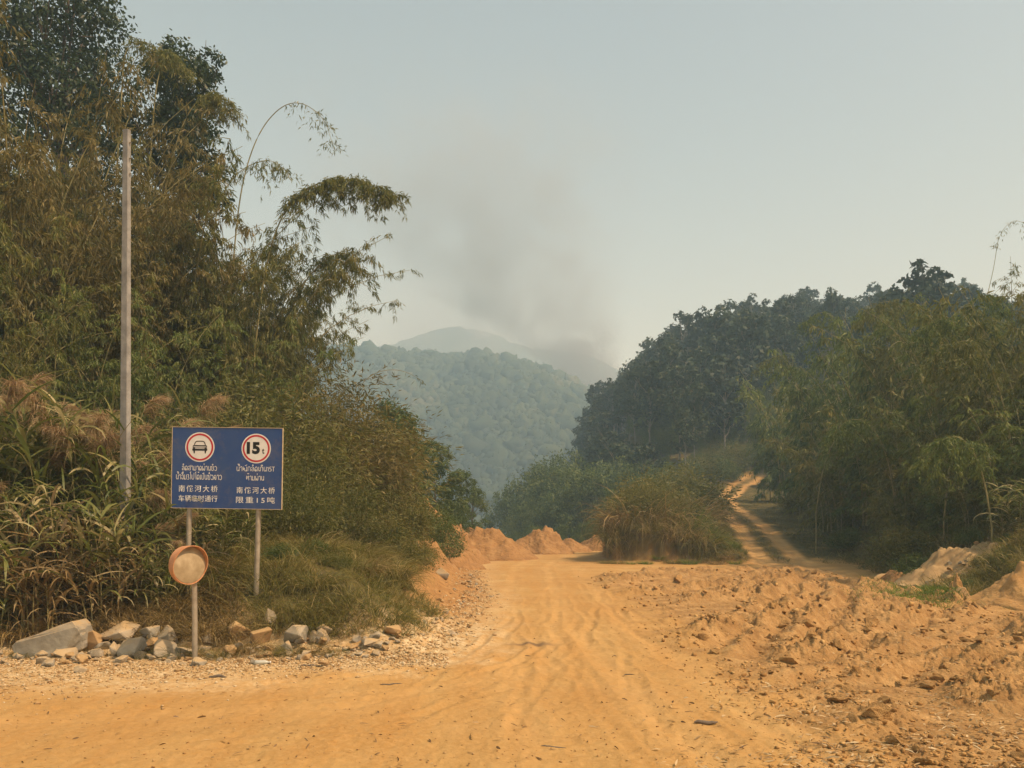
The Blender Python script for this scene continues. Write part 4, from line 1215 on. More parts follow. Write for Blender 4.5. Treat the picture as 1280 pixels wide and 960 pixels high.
rock(402, 806, 13.4, 22, 26, 59, "rock", "upright pale stone on the bank edge right of the sign")
rock(489, 808, 13.6, 26, 16, 61, "rock_tan", "smooth tan stone at the bank corner")
rock(462, 818, 13.2, 26, 14, 63, "rock", "white chalky stone in the gravel near the bank corner")
rock(447, 815, 13.4, 16, 12, 65, "rock_grey", "small dark stone beside the white chalky stone")
rock(553, 742, 25.0, 26, 22, 67, "rock_grey", "square cut grey block on the left road edge", npts=8)
rock(500, 730, 25.5, 34, 20, 69, "rock_grey", "flat grey slab lying on the reddish bank", npts=9)
rock(45, 800, 13.7, 26, 30, 71, "rock_tan", "brown stone behind the largest boulder under the reeds")
rock(255, 815, 13.1, 22, 16, 73, "rock", "pale stone right of the mirror post foot")
rock(1203, 752, 21.2, 24, 16, 75, "rock_tan", "tan stone at the foot of the shaded earth pile")
rock(1165, 705, 25.5, 20, 14, 77, "rock", "pale stone on the rubble pile at right")
rock(1102, 725, 25.8, 22, 12, 78, "rock_tan", "flat brown stone beside the small rubble pile at right")

small = [rock_mesh(200 + k, (1, .8, .62), ["rock", "rock_grey", "rock_tan"][k % 3], 11, bev=.08) for k in range(9)]
spots = []
for k in range(170):
    px = RG.uniform(-10, 500)
    Y = np.interp(px, [-10, 250, 440, 520], [12.5, 12.55, 12.9, 13.4]) + RG.normal() * .36 + .2
    spots.append((px, Y, RG.uniform(.045, .10) * (1.7 if RG.uniform() < .2 else 1)))
for k in range(70):
    Y = RG.uniform(13.5, 31)
    xe = np.interp(Y, *XL) - RG.normal() * .28 - .15
    spots.append((640 + xe * FPX / Y, Y, RG.uniform(.04, .12)))
for k, (px, Y, s) in enumerate(spots):
    x = at(px, Y); me = small[k % 9]
    o = link("stone", me); o.location = (x, Y, gz(x, Y) + s * .3)
    o.rotation_euler = (RG.uniform(-.3, .3), RG.uniform(-.3, .3), RG.uniform(0, 6.3)); o.scale = (s, s * RG.uniform(.7, 1.2), s * RG.uniform(.7, 1.2))
    if Y > 13.6 and px > 520: tag(o, "small angular stone in the rubble strip along the left road edge", "stone", "stones along the left road edge")
    else: tag(o, "small angular stone in the gravel in front of the reeds and sign", "stone", "stones in front of the reeds")

clods = [clod_mesh(300 + k, (1, .85, .75), "earth_dim") for k in range(6)]
def clod(px, py, s, label=None, group=None, k=0):
    x, Y = P(px, py); 
    o = link("earth_clod", clods[k % 6]); o.location = (x, Y, gz(x, Y) + s * .12); o.rotation_euler = (RG.uniform(-.4, .4), RG.uniform(-.4, .4), RG.uniform(0, 6.3)); s *= .62; o.scale = (s, s * RG.uniform(.8, 1.2), s * RG.uniform(.7, 1.0))
    tag(o, label, "earth clod", group)
for k, (px, py, s, lab) in enumerate([(893, 818, .22, "dark clod of earth alone at the left edge of the churned mud"), (985, 832, .26, "dark broken clod below the deep wheel rut"), (1012, 812, .30, "biggest upturned clod beside the deep wheel rut"), (1050, 818, .28, "upturned wall of mud right of the biggest clod"),
    (847, 730, .42, "low brown earth clod on the flat ground before the island bush"), (905, 745, .4, "clod of mud on the ridge left of the ruts"), (925, 752, .3, "dark mud lump on the ridge beside the ruts"), (1085, 800, .22, "mud lump at the top of the right hand rut"), (1095, 770, .28, "clod on the mud ridge near the grass patch"), (1180, 842, .2, "flat clod in the leaf litter at right"),
    (1105, 880, .16, "cracked clod among the leaf litter in the right foreground"), (1240, 885, .15, "clod beside the right picture edge"), (1272, 948, .14, "pale clod in the near right corner"), (760, 735, .3, "brown clod at the road edge before the cutting")]):
    clod(px, py, s, lab, k=k)
for k in range(34):
    px = RG.uniform(5, 430); Y = np.interp(px, [0, 250, 430], [12.95, 13.1, 13.4]) + RG.normal() * .3
    if abs(px - 243) < 10: continue
    s = RG.uniform(.10, .21); x = at(px, Y)
    o = link("stone", small[k % 9]); o.location = (x, Y, gz(x, Y) + s * .35)
    o.rotation_euler = (RG.uniform(-.4, .4), RG.uniform(-.4, .4), RG.uniform(0, 6.3)); o.scale = (s, s * RG.uniform(.7, 1.2), s * RG.uniform(.7, 1.2))
    tag(o, "rough fist to head sized stone in the row of quarry stones under the reeds", "stone", "middling stones of the quarry row")
n = 0
while n < 100:
    if RG.uniform() < .6:
        pts, w_, h_ = RUTS[int(RG.integers(0, 4))]; t_ = RG.uniform(.05, .95) * (len(pts) - 1); i_ = int(t_)
        ax, ay = pts[i_]; bx, by = pts[i_ + 1]; f_ = t_ - i_; ln = math.hypot(bx - ax, by - ay); o_ = RG.choice([-1, 1]) * (2.1 * w_ + .15 * RG.normal())
        x = ax + (bx - ax) * f_ - (by - ay) / ln * o_; Y = ay + (by - ay) * f_ + (bx - ax) / ln * o_
        px, py = 640 + x * FPX / Y, HOR + FPX * CAM_H / Y
    else:
        px, py = RG.uniform(760, 1300), RG.uniform(722, 955)
        x, Y = P(px, py)
    if sd_poly(np.array([x]), np.array([Y]), MUD)[0] < .15: continue
    clod(px, py, RG.uniform(.08, .24) * (1 if RG.uniform() < .8 else 1.4), "small crumbly clod scattered in the churned mud", "clods in the churned mud", n); n += 1

for k in range(26):
    px, Y = 1185 + 40 * RG.normal(), 25.2 + .9 * RG.normal()
    s = RG.uniform(.07, .18); x = at(px, Y)
    if x < 12.2: continue
    o = link("stone", small[k % 9]); o.location = (x, Y, gz(x, Y) + max(0, .62 * (1 - ((x - at(1185, 26.5)) / 1.8) ** 2 - ((Y - 26.5) / 1.7) ** 2)) + s * .2); o.rotation_euler = (RG.uniform(-.5, .5), RG.uniform(-.5, .5), RG.uniform(0, 6.3)); o.scale = (s, s, s)
    tag(o, "rough stone tumbled down the front of the pale rubble pile at right", "stone", "stones on the rubble pile")

# crumbs, gravel and leaf litter nobody could count
def scatter_rocks(name, X, Y, S, mat, label, seed, flat=.6, tintmat=None, cat=None):
    rng = np.random.default_rng(seed); protos = []
    for k in range(8):
        bm = bmesh.new()
        for v in unit(rng.normal(size=(9, 3))) * rng.uniform(.7, 1.1, (9, 1)): bm.verts.new(v)
        r = bmesh.ops.convex_hull(bm, input=bm.verts)
        bmesh.ops.delete(bm, geom=[v for v in bm.verts if not v.link_faces], context='VERTS')
        bm.verts.index_update()
        protos.append((np.array([v.co[:] for v in bm.verts]), np.array([[v.index for v in f.verts] for f in bm.faces]))); bm.free()
    Vs, Ts, Tn, off = [], [], [], 0
    Z = land(X, Y)
    for k in range(8):
        sel = np.arange(len(X)) % 8 == k; m = sel.sum()
        pv, pf = protos[k]
        a = rng.uniform(0, 2 * np.pi, m); c, s = np.cos(a), np.sin(a)
        st = np.stack([rng.uniform(.7, 1.3, m), rng.uniform(.6, 1.2, m), flat * rng.uniform(.6, 1.2, m)], -1) * S[sel][:, None]
        q = pv[None] * st[:, None]
        w = np.stack([q[..., 0] * c[:, None] - q[..., 1] * s[:, None] + X[sel][:, None], q[..., 0] * s[:, None] + q[..., 1] * c[:, None] + Y[sel][:, None], q[..., 2] + (Z[sel] + S[sel] * flat * .35)[:, None]], -1)
        Vs.append(w.reshape(-1, 3)); Ts.append((pf[None] + (np.arange(m) * len(pv))[:, None, None]).reshape(-1, 3) + off); off += m * len(pv)
        Tn.append(np.repeat(rng.uniform(0, 1, m), len(pv)))
    me = mesh_np(name, np.vstack(Vs), tris=np.vstack(Ts), mat=mat, tint=np.concatenate(Tn))
    tag(link(name, me), label, cat, kind='stuff')

def mk_tint(name, cols, rough=.9):
    m, nt, b = new_mat(name)
    at_ = nt.nodes.new("ShaderNodeAttribute"); at_.attribute_name = "tint"
    rp = nt.nodes.new("ShaderNodeValToRGB"); el = rp.color_ramp.elements
    while len(el) > 1: el.remove(el[-1])
    for i, c in enumerate(cols):
        e = el[0] if i == 0 else el.new(i / (len(cols) - 1))
        e.position = i / (len(cols) - 1); e.color = (*c, 1)
    nt.links.new(at_.outputs["Fac"], rp.inputs[0]); nt.links.new(rp.outputs[0], b.inputs["Base Color"]); b.inputs["Roughness"].default_value = rough
    b.inputs["Specular IOR Level"].default_value = .15
    return m
rg = np.random.default_rng(3)
N = 9000
px = rg.uniform(-40, 560, N); Yg = np.interp(px, [-40, 250, 440, 560], [12.2, 12.3, 12.6, 12.6]) - np.abs(rg.normal(size=N)) * np.interp(px, [-40, 300, 560], [1.3, .7, .5]) + rg.uniform(0, .8, N)
N2 = 4500
Y2 = rg.uniform(12.5, 36, N2); X2 = np.interp(Y2, *XL) - .25 + rg.normal(size=N2) * .33 + .12
scatter_rocks("gravel", np.concatenate([at(px, Yg), X2]), np.concatenate([Yg, Y2]), np.concatenate([.012 + .028 * rg.uniform(size=N) ** 2.5, .014 + .04 * rg.uniform(size=N2) ** 2]), mk_tint("gravel", [(.26, .15, .06), (.40, .26, .12), (.50, .36, .19), (.58, .48, .32)]), "pale crushed gravel strewn along the left bank and road edge", 5, .55, cat="gravel")
N = 9000
pxm = rg.uniform(700, 1330, N); pym = rg.uniform(712, 985, N)
Ym = FPX * CAM_H / (pym - HOR); Xm = (pxm - 640) * Ym / FPX
sd = sd_poly(Xm, Ym, MUD); keep = (sd > -.5 + rg.uniform(-.4, .5, N)) & (perlin(Xm * .5, Ym * .5, 402) > -.25 + rg.uniform(-.3, .3, N))
Xm, Ym = Xm[keep], Ym[keep]
scatter_rocks("soil_crumbs", Xm, Ym, (.010 + .055 * rg.uniform(size=len(Xm)) ** 3.2) * np.clip(Ym / 12, .8, 1.6), mk_tint("crumb", [(.29, .16, .056), (.37, .21, .076), (.44, .26, .095), (.50, .32, .13)]), "crumbled soil lying over the churned mud", 6, .75, cat="soil")
N = 2600
pxr = rg.uniform(-20, 1250, N); pyr = rg.uniform(760, 985, N); Yr = FPX * CAM_H / (pyr - HOR); Xr = (pxr - 640) * Yr / FPX
scatter_rocks("road_grit", Xr, Yr, .006 + .016 * rg.uniform(size=N) ** 4, mk_tint("grit", [(.24, .13, .05), (.38, .22, .085), (.48, .32, .15)]), "loose dark grit scattered on the dirt road", 8, .6, cat="grit")

def litter(name, X, Y, label, seed, mat, L=(.04, .16)):
    rng = np.random.default_rng(seed); n = len(X)
    b = np.stack([X, Y, land(X, Y) + .006 + rng.uniform(0, .02, n)], -1)
    V, Q, k = straps(b, rng.uniform(0, 6.3, n), rng.uniform(-.05, .35, n), rng.uniform(*L, n), rng.uniform(.006, .028, n), rng.uniform(.1, 1.0, n), rng, 3, twist=.5)
    me = mesh_np(name, V, Q, mat=mat, tint=np.repeat(rng.uniform(0, 1, n), k))
    tag(link(name, me), label, "leaf litter", kind='stuff')
N = 5200
a = rg.uniform(size=N)
pxl = rg.uniform(820, 1330, N); pyl = 740 + 245 * rg.uniform(size=N) ** .7
kp = (pxl + (pyl - 740) * .1 > 960 + rg.normal(size=N) * 90) & (perlin(pxl * .012, pyl * .03, 410) > -.1 + rg.uniform(-.35, .35, N))
pxl, pyl = pxl[kp], pyl[kp]; Yl = FPX * CAM_H / (pyl - HOR)
litter("leaf_litter", (pxl - 640) * Yl / FPX, Yl, "dry fallen bamboo leaves over the mud at right", 9, mk_leaf("litter", [(.20, .12, .05), (.36, .24, .11), (.52, .38, .2), (.62, .5, .3)], .2))
N = 420
pxl = rg.uniform(-20, 1000, N); pyl = rg.uniform(790, 985, N); Yl = FPX * CAM_H / (pyl - HOR)
litter("leaf_litter", (pxl - 640) * Yl / FPX, Yl, "sparse dry straw and leaves on the road surface", 10, mk_leaf("litter_road", [(.10, .055, .025), (.2, .12, .05), (.34, .22, .1), (.6, .46, .26)], .2), (.03, .12))

def stick(px, py, L, ang, r, label, mat="bark", name="stick"):
    x, Y = P(px, py); s = np.linspace(-.5, .5, 9)[:, None]
    rr = np.random.default_rng(int(px))
    pts = np.array([math.cos(ang), math.sin(ang), 0]) * s * L + np.cumsum(rr.normal(size=(9, 3)) * [.008, .008, .003], 0)
    pts[:, 2] += r * .7 + land(pts[:, 0] + x, pts[:, 1] + Y) - gz(x, Y)
    V, Q = tubes([(pts, r * np.array([.3, .8, 1, 1.05, 1, .95, .9, .6, .25]))], 7)
    o = link(name, mesh_np(name, V, Q, mat=M[mat], smooth=True)); o.location = (x, Y, gz(x, Y)); tag(o, label, name.replace("_", " "))
stick(882, 905, .26, .1, .022, "dark curled piece of bark on the road at right")
stick(692, 934, .25, -.35, .008, "thin brown twig lying in the middle of the near road")
stick(385, 832, .26, 0.0, .012, "dark twig on the road before the bank corner")
stick(272, 848, .24, .1, .02, "short brown stick on the gravel before the mirror")
stick(490, 856, .3, .25, .01, "slender dark twig on the open road at left")
stick(790, 842, .22, 0.05, .007, "fine dark twig on the road right of the tyre marks")
# the plastic bottle
x, Y = P(328, 831); bm = bmesh.new()
V, Q = tubes([([(-.11, 0, 0), (-.105, 0, 0), (-.03, 0, .0), (.04, 0, .004), (.07, 0, .004), (.085, 0, .004), (.11, 0, .004)], [.028, .036, .036, .033, .022, .013, .013])], 12)
bm.free()
m, nt, b = new_mat("cloudy_plastic"); b.inputs["Base Color"].default_value = (.72, .72, .62, 1); b.inputs["Roughness"].default_value = .35; b.inputs["Transmission Weight"].default_value = .35
bt = empty("plastic_bottle", (x, Y, gz(x, Y) + .035), (0, 0, .05)); tag(bt, "cloudy plastic bottle lying on the gravel in front of the sign", "bottle")
link("body", mesh_np("body", V, Q, mat=m, smooth=True), bt)
V, Q = tubes([([(.108, 0, .004), (.112, 0, .004), (.128, 0, .004), (.13, 0, .004)], [.002, .016, .016, .002])], 10)
link("cap", mesh_np("cap", V, Q, mat=M["white"], smooth=True), bt)

# ------------------------------------------------------------------ plants: kinds, each built once
BA = bamboo(11, 13.0, 38, 1.3, arch=(.25, .75), bare=.22, bd=3.0, leafL=.21, leafW=.032, blen=1.5, per=5, mat="bam_brown")
BB = bamboo(12, 13.0, 36, 1.5, arch=(.30, .85), bare=.18, bd=3.0, leafL=.21, leafW=.032, blen=1.6, per=5, mat="bam_olive")
BF = bamboo(16, 11.0, 46, 1.5, arch=(.35, .85), bare=.36, bd=4.2, leafL=.21, leafW=.033, blen=1.7, per=5, mat="bam_olive")
BC = bamboo(13, 10.0, 24, 1.2, arch=(.25, .8), bare=.12, bd=3.4, leafL=.20, leafW=.034, blen=1.5, per=5, mat="bam_green")
BD = bamboo(14, 9.0, 20, 1.4, arch=(.15, .6), bare=.08, bd=3.2, leafL=.34, leafW=.065, blen=1.5, per=4, node=6, mat="bam_green", cr=.03)
BE = bamboo(15, 9.0, 22, 1.6, arch=(.2, .7), bare=.06, bd=3.2, leafL=.34, leafW=.062, blen=1.6, per=4, node=6, mat="bam_olive", cr=.03)
TA = broadleaf(21, 22, 4.6, 30, 1300, .21, .11, .42, "tree_dark", tr=.26)
TB = broadleaf(22, 20, 3.4, 22, 1200, .21, .11, .45, "tree_dark", tr=.22)
TC = broadleaf(23, 8, 2.4, 16, 560, .22, .09, .25, "tree_mid", tr=.10)
TD = broadleaf(24, 7, 2.0, 13, 480, .26, .08, .2, "tree_mid", tr=.08)
WOOD = [broadleaf(30 + k, 17 + (k % 3), 4.2 + .5 * (k % 2), 15, 190, .62, .42, .40 + .06 * (k % 3), "wood_leaf", "bark_pale", tr=.16) for k in range(5)]
WTALL = [broadleaf(40 + k, 21, 3.4, 8, 170, .55, .38, .68, "wood_leaf", "bark_pale", tr=.16) for k in range(2)]
WBUSH = [broadleaf(50 + k, 6.5, 3.0, 13, 800, .17, .085, .08, "tree_mid", tr=.08, limbs=False) for k in range(3)]
SH = [shrub(60 + k, 4.2, 2.0, 15000, .17, .032, "bam_olive" if k % 2 else "shrub", hang=.5, clumps=18) for k in range(3)]
SB = [shrub(65 + k, 4.5, 1.9, 15000, .17, .032, "bam_brown", hang=.55, clumps=18) for k in range(2)]
SG = [shrub(70 + k, 2.2, 1.3, 6500, .13, .05, "shrub" if k else "tree_mid", hang=.2, clumps=12) for k in range(2)]
RA = [reed(80 + k, 3.6, 28, .75, (.75, 1.4), (.045, .095), .34, plumes=[4, 1, 3][k]) for k in range(3)]
RB = [reed(84 + k, 2.0, 24, .6, (.55, 1.0), (.025, .06), .6, plumes=[0, 1][k], mat="reed_dry", lean=.4) for k in range(2)]
RP = reed(88, 3.2, 16, .55, (.6, 1.0), (.02, .045), .4, plumes=9)
RR = reed(89, 3.0, 14, .4, (.8, 1.3), (.05, .08), .08, per=14, lean=.2)
TU = [tussock(90, 420, 1.15, .45, .011, "grass", (1.2, 2.8), .25), tussock(91, 380, 1.0, .5, .012, "grass_dry", (1.0, 2.6), .3), tussock(92, 380, 1.0, .5, .012, "grass_green", (.4, 1.6), .12)]

def veg(proto, name, label, cat, px, Y, toppy, H0, group=None, rot=None, sxy=1.0, lean=(0, 0), sink=0.0, minh=None):
    """stand a plant whose foot is seen at column px and distance Y so that its top reaches picture row toppy"""
    x = at(px, Y); z = gz(x, Y)
    h = max(ptop(toppy, Y) - z, minh or .4)
    s = h / H0
    return place(proto, name, label, cat, (x, Y, z - sink), RG.uniform(0, 6.28) if rot is None else rot, (s * sxy, s * sxy, s), group, lean)

def ptop_row(x, Y, h):
    return HOR - (gz(x, Y) + h - CAM_H) * FPX / Y

# --- left: tall trees and bamboo
veg(TA, "broadleaf_tree", "tall dark green broadleaf tree rising behind the bamboo at top left", "tree", 62, 33, -60, 22, rot=.4)
veg(TB, "broadleaf_tree", "dark round crowned tree behind the concrete pole between two bamboo masses", "tree", 205, 33, 62, 20, rot=2.0)
GB = "bamboo clumps on the left bank"
veg(BA, "bamboo_clump", "huge dry brown bamboo clump filling the upper left edge", "bamboo", 8, 22, 25, 11.6, GB, rot=.3)
veg(BA, "bamboo_clump", "dry brown bamboo clump directly left of the concrete pole", "bamboo", 112, 24.5, 140, 11.6, GB, rot=2.2)
veg(BB, "bamboo_clump", "brown green bamboo clump drooping at the far left above the reeds", "bamboo", -50, 18.5, 250, 11.0, GB, rot=4.0)
veg(BB, "bamboo_clump", "olive bamboo clump behind the concrete pole under the dark tree", "bamboo", 190, 27, 205, 11.0, GB, rot=1.2)
veg(BA, "bamboo_clump", "brownish bamboo clump between the pole and the drooping bamboo", "bamboo", 235, 29, 265, 11.6, GB, rot=5.0)
veg(BF, "bamboo_clump", "wide drooping olive bamboo clump reaching over the valley right of the pole", "bamboo", 300, 28, 228, 9.6, GB, rot=0.9, sxy=.68)
veg(BB, "bamboo_clump", "lower bamboo fountain on the valley side of the drooping clump", "bamboo", 262, 29.5, 300, 11.0, GB, rot=3.1, sxy=.8)
veg(BC, "bamboo_clump", "short green bamboo clump low behind the reeds at far left", "bamboo", 60, 20.5, 330, 8.8, GB, rot=1.0)
veg(BC, "bamboo_clump", "short green bamboo clump low behind the reeds beside the pole", "bamboo", 165, 22.5, 345, 8.8, GB, rot=2.7)

def arch_bamboo(pix, Y, label, r=.03, leaf0=.3, nb=60, blen=.7, per=5, seed=1, mat="bam_olive", node=9, hang=.55):
    """one long arching culm traced through picture points at distance Y, leafy beyond leaf0"""
    rng = np.random.default_rng(seed)
    p = np.array([[at(a, Y), Y + .6 * i / len(pix), ptop(b, Y)] for i, (a, b) in enumerate(pix)])
    for _ in range(3):
        q = [p[0]]
        for a, b in zip(p[:-1], p[1:]): q += [a * .75 + b * .25, a * .25 + b * .75]
        q.append(p[-1]); p = np.array(q)
    base = p[0].copy(); g = gz(base[0], base[1])
    e = empty("arching_bamboo", (base[0], base[1], g)); tag(e, label, "bamboo")
    p = p - np.array([base[0], base[1], g])
    V, Q = tubes([(np.vstack([[p[0] * [1, 1, 0] + [0, 0, -.2]], p]), np.concatenate([[r], np.linspace(r, .004, len(p))]))], 6)
    link("culm", mesh_np("culm", V, Q, mat=M["culm"], smooth=True), e)
    t = leaf0 + (1 - leaf0) * rng.uniform(size=nb); f = t * (len(p) - 1); k = np.minimum(f.astype(int), len(p) - 2); fr = (f - k)[:, None]
    o = p[k] * (1 - fr) + p[k + 1] * fr
    az = rng.uniform(0, 6.28, nb); d = unit(np.stack([np.cos(az), np.sin(az), rng.uniform(-.6, .3, nb)], -1))
    bl = blen * (.4 + .8 * np.sin(np.clip((t - leaf0) / (1 - leaf0), 0, 1) * np.pi) ** .6) * rng.uniform(.5, 1.2, nb)
    cnt = np.maximum(1, (bl * node).astype(int)); rep = np.repeat(np.arange(nb), cnt); s = rng.uniform(.1, 1, len(rep))
    bp = o[rep] + d[rep] * (s * bl[rep])[:, None] - np.array([0, 0, 1.0]) * (s ** 2 * bl[rep] * .7)[:, None]
    r2 = np.repeat(np.arange(len(bp)), per); m = len(r2)
    P3 = bp[r2] + rng.normal(size=(m, 3)) * .04
    D3 = unit(d[rep][r2] * .35 + rng.normal(size=(m, 3)) * .4 - np.array([0, 0, hang]))
    V, Q = leaf_quads(P3, D3, .2 * rng.uniform(.6, 1.2, m), .034, rng)
    link("foliage", mesh_np("foliage", V, Q, mat=M[mat], tint=np.repeat(np.clip(.4 + rng.normal(size=m) * .2, 0, 1), 4)), e)
arch_bamboo([(318, 440), (330, 330), (352, 258), (392, 222), (440, 216), (492, 236)], 27.0, "leafy bamboo stem arching out over the valley like a long feather", .035, .45, 130, .8, 6, 3, node=12)
arch_bamboo([(285, 430), (292, 300), (302, 215), (325, 150), (362, 116), (400, 135), (412, 172)], 28.0, "thin nearly bare bamboo stem curving up against the sky", .03, .62, 60, .55, 2, 4, node=5)
arch_bamboo([(270, 430), (262, 280), (285, 215), (330, 190), (352, 205)], 27.5, "sparse short bamboo stem under the thin bare one", .025, .5, 60, .7, 3, 5, node=6)
arch_bamboo([(345, 430), (372, 360), (402, 322), (430, 308), (446, 330)], 28.3, "bamboo stem drooping at the valley edge of the clump", .03, .45, 50, .7, 5, 6, node=8)
arch_bamboo([(140, 300), (150, 120), (150, 60), (165, 38), (212, 62)], 27.0, "bamboo tip poking past the dark crown at top left", .03, .6, 60, .7, 4, 7, node=8)
arch_bamboo([(190, 330), (215, 180), (240, 120), (268, 108), (280, 135)], 28.5, "bamboo tip nodding right of the dark round crown", .03, .55, 80, .7, 5, 8, node=9)
arch_bamboo([(180, 330), (190, 130), (196, 80), (208, 58), (225, 78)], 29.0, "bamboo tip above the dark round crown", .03, .65, 50, .6, 4, 12, node=9)
arch_bamboo([(430, 560), (446, 482), (470, 462), (500, 459), (528, 474)], 29.0, "bare thorny bamboo twig arching before the far hill", .018, .3, 26, .12, 1, 9, node=8)
for k_, (pix, Y_) in enumerate([([(1000, 600), (1003, 520), (995, 460), (975, 438), (948, 462)], 60), ([(1060, 560), (1064, 470), (1052, 400), (1030, 385), (1008, 402)], 55), ([(1100, 560), (1108, 450), (1118, 385), (1142, 372), (1165, 398)], 48), ([(1150, 540), (1146, 440), (1132, 380), (1106, 372), (1085, 395)], 44),
    ([(1190, 560), (1200, 450), (1215, 380), (1238, 362), (1258, 388)], 38), ([(1230, 560), (1222, 470), (1204, 405), (1180, 392), (1160, 420)], 34), ([(1270, 600), (1258, 500), (1232, 430), (1205, 420), (1180, 452)], 29), ([(1020, 640), (1030, 580), (1050, 540), (1080, 535), (1105, 560)], 43), ([(1120, 640), (1112, 570), (1090, 525), (1062, 522), (1045, 545)], 37), ([(1180, 650), (1190, 570), (1212, 520), (1242, 515), (1262, 545)], 30), ([(1240, 660), (1232, 590), (1212, 545), (1185, 545), (1165, 580)], 26)]):
    arch_bamboo(pix, Y_, ["leafy cane leaning left over the upper track", "cane arching left from the high right bank", "cane arching right under the hilltop trees", "cane nodding left in the middle of the right bank", "cane nodding right below the broad hilltop tree", "cane bending left over the brownish bamboo", "long near cane sweeping left at the right edge", "low cane arching right above the verge", "low cane arching left above the verge", "low cane arching right over the rubble pile", "low cane arching left over the shaded pile"][k_], .03, .3, 90, 1.0, 5, 40 + k_, node=7, mat="bam_green" if k_ % 3 else "bam_olive")
arch_bamboo([(1225, 420), (1235, 370), (1246, 330), (1252, 290), (1275, 268), (1300, 285)], 44.0, "sparse bamboo tip hanging into the sky at the right edge", .02, .45, 44, .35, 2, 10, node=6)

# --- left: bushes stepping down to the valley
GS = "bushes on the left bank"
for px, Y, top, pr, lab in [(232, 20.5, 500, SB[0], "brown bamboo like bush behind the top left corner of the sign"), (285, 22, 470, SH[1], "olive bush directly behind the blue sign"),
    (335, 23.5, 452, SH[0], "tall olive bush rising behind the right end of the sign"), (372, 25, 446, SB[0], "golden brown bush right of the sign against the drooping bamboo"),
    (408, 27, 444, SB[1], "dense golden bush topped at the foot of the far hill"), (435, 29, 476, SH[0], "green bush stepping down right of the golden bush"), (300, 18.6, 575, SH[0], "low olive bush just behind the sign board and its right post"),
    (360, 19.8, 560, SH[2], "low bush on the bank right of the sign board"), (405, 22, 545, SH[2], "mid height bush above the grassy bank"), (250, 17.6, 590, SB[1], "low dry bush between the sign posts"),
    (445, 26, 560, SH[1], "bush beside the strap leaved plant"), (480, 30, 585, SH[2], "dark low bush at the head of the earth mound"), (500, 33, 612, SG[0], "small green bush above the crumbly earth spill"), (460, 29, 620, SG[1], "small light bush above the reddish mound"),
    (520, 40, 610, SH[0], "bush behind the tall nearest heap"), (555, 46, 628, SG[0], "low bush behind the second heap")]:
    veg(pr, "bush", lab, "bush", px, Y, top, 4.4 if pr in SB else (4.1 if pr in SH else 2.2), GS, sxy=1.15 if pr in SB or pr in SH else 1.3)
GT = "small trees at the bend"
for px, Y, top, pr, lab in [(478, 41, 498, TC, "leafy green tree stepping out from the left bushes, nearest of the bend trees"), (512, 44, 520, TC, "rounded green tree second along the bend"), (545, 47, 552, TD, "feathery green tree third along the bend"),
    (572, 52, 588, TD, "small spreading tree fourth along the bend"), (590, 57, 606, TC, "small dark tree last along the bend over the gap"), (530, 49, 590, TD, "thin stemmed tree between the second and third bend trees")]:
    veg(pr, "small_tree", lab, "tree", px, Y, top, 8 if pr is TC else 7, GT, sxy=1.25)

# --- left: giant reeds in front
GR = "giant reed clumps on the left"
for px, Y, top, pr, lab, rt in [(55, 26, 60, BA, "dry bamboo clump under the tall dark tree at top left", 1.9), (150, 29, 190, BB, "bamboo clump hidden half behind the concrete pole", 3.3), (270, 31, 240, BB, "bamboo clump at the back between the dark round tree and the drooping clump", 5.2), (285, 30, 262, BB, "bamboo clump with pale leaf tips at the valley edge", 4.4), (20, 24, 210, BB, "mid height bamboo clump at the left edge under the huge dry one", 2.6), (290, 25.5, 380, BC, "short bamboo clump showing bare pale stems above the sign", .6)]:
    veg(pr, "bamboo_clump", lab, "bamboo", px, Y, top, 8.8 if pr is BC else 11.3, GB, rot=rt)
k = 0
for px, Y, top, pr, lab in [(-25, 15.2, 470, RA[1], "tall reed clump cut by the left picture edge"), (22, 16.2, 455, RA[0], "tall reed clump with rusty plumes near the left edge"), (70, 15.6, 480, RA[1], "green strap leaved reed clump left of the pole"),
    (100, 16.4, 470, RA[2], "reed clump with plumes just left of the pole"), (122, 16.4, 440, RP, "reed clump crowned with many rusty plumes beside the pole"), (196, 16.6, 450, RP, "plumed reed clump right of the pole"),
    (182, 15.6, 545, RA[1], "reed clump with broad pale blades in front of the pole foot"), (188, 16.0, 530, RP, "rusty plumed reed touching the left edge of the sign"), (40, 14.6, 560, RA[0], "mid height reed clump above the largest boulder"),
    (90, 14.5, 590, RB[1], "straw coloured reed clump above the small stones"), (5, 14.2, 610, RB[0], "dry leaning reed clump at the left picture edge"), (140, 14.5, 600, RA[2], "drooping reed clump below the pole"), (185, 14.8, 630, RB[1], "dry reed clump left of the round mirror"),
    (60, 14.0, 660, RB[0], "low dry reed tangle right behind the largest boulder"), (120, 14.1, 665, RB[0], "low dry reed tangle behind the pale boulder"), (205, 14.4, 670, RA[1], "low green reed tuft behind the round mirror"), (-30, 13.6, 600, RA[0], "near reed clump half outside the left edge"),
    (430, 25.5, 615, RR, "strap leaved green plant at the edge of the left bushes"), (300, 17.5, 600, RR, "strap leaved plant hanging under the sign board"), (455, 27.5, 640, RR, "smaller strap leaved plant beside the earth mound"), (260, 16.2, 610, RA[1], "green reed clump under the left half of the board")]:
    hh = {id(RA[0]): 3.7, id(RA[1]): 3.6, id(RA[2]): 3.7, id(RB[0]): 2.0, id(RB[1]): 2.1, id(RP): 3.7, id(RR): 3.0}[id(pr)]
    veg(pr, "reed_clump", lab, "reed", px, Y, top, hh, GR, sxy=1.0 if top < 600 else 1.25)
GU = "drooping grass tussocks by the sign"
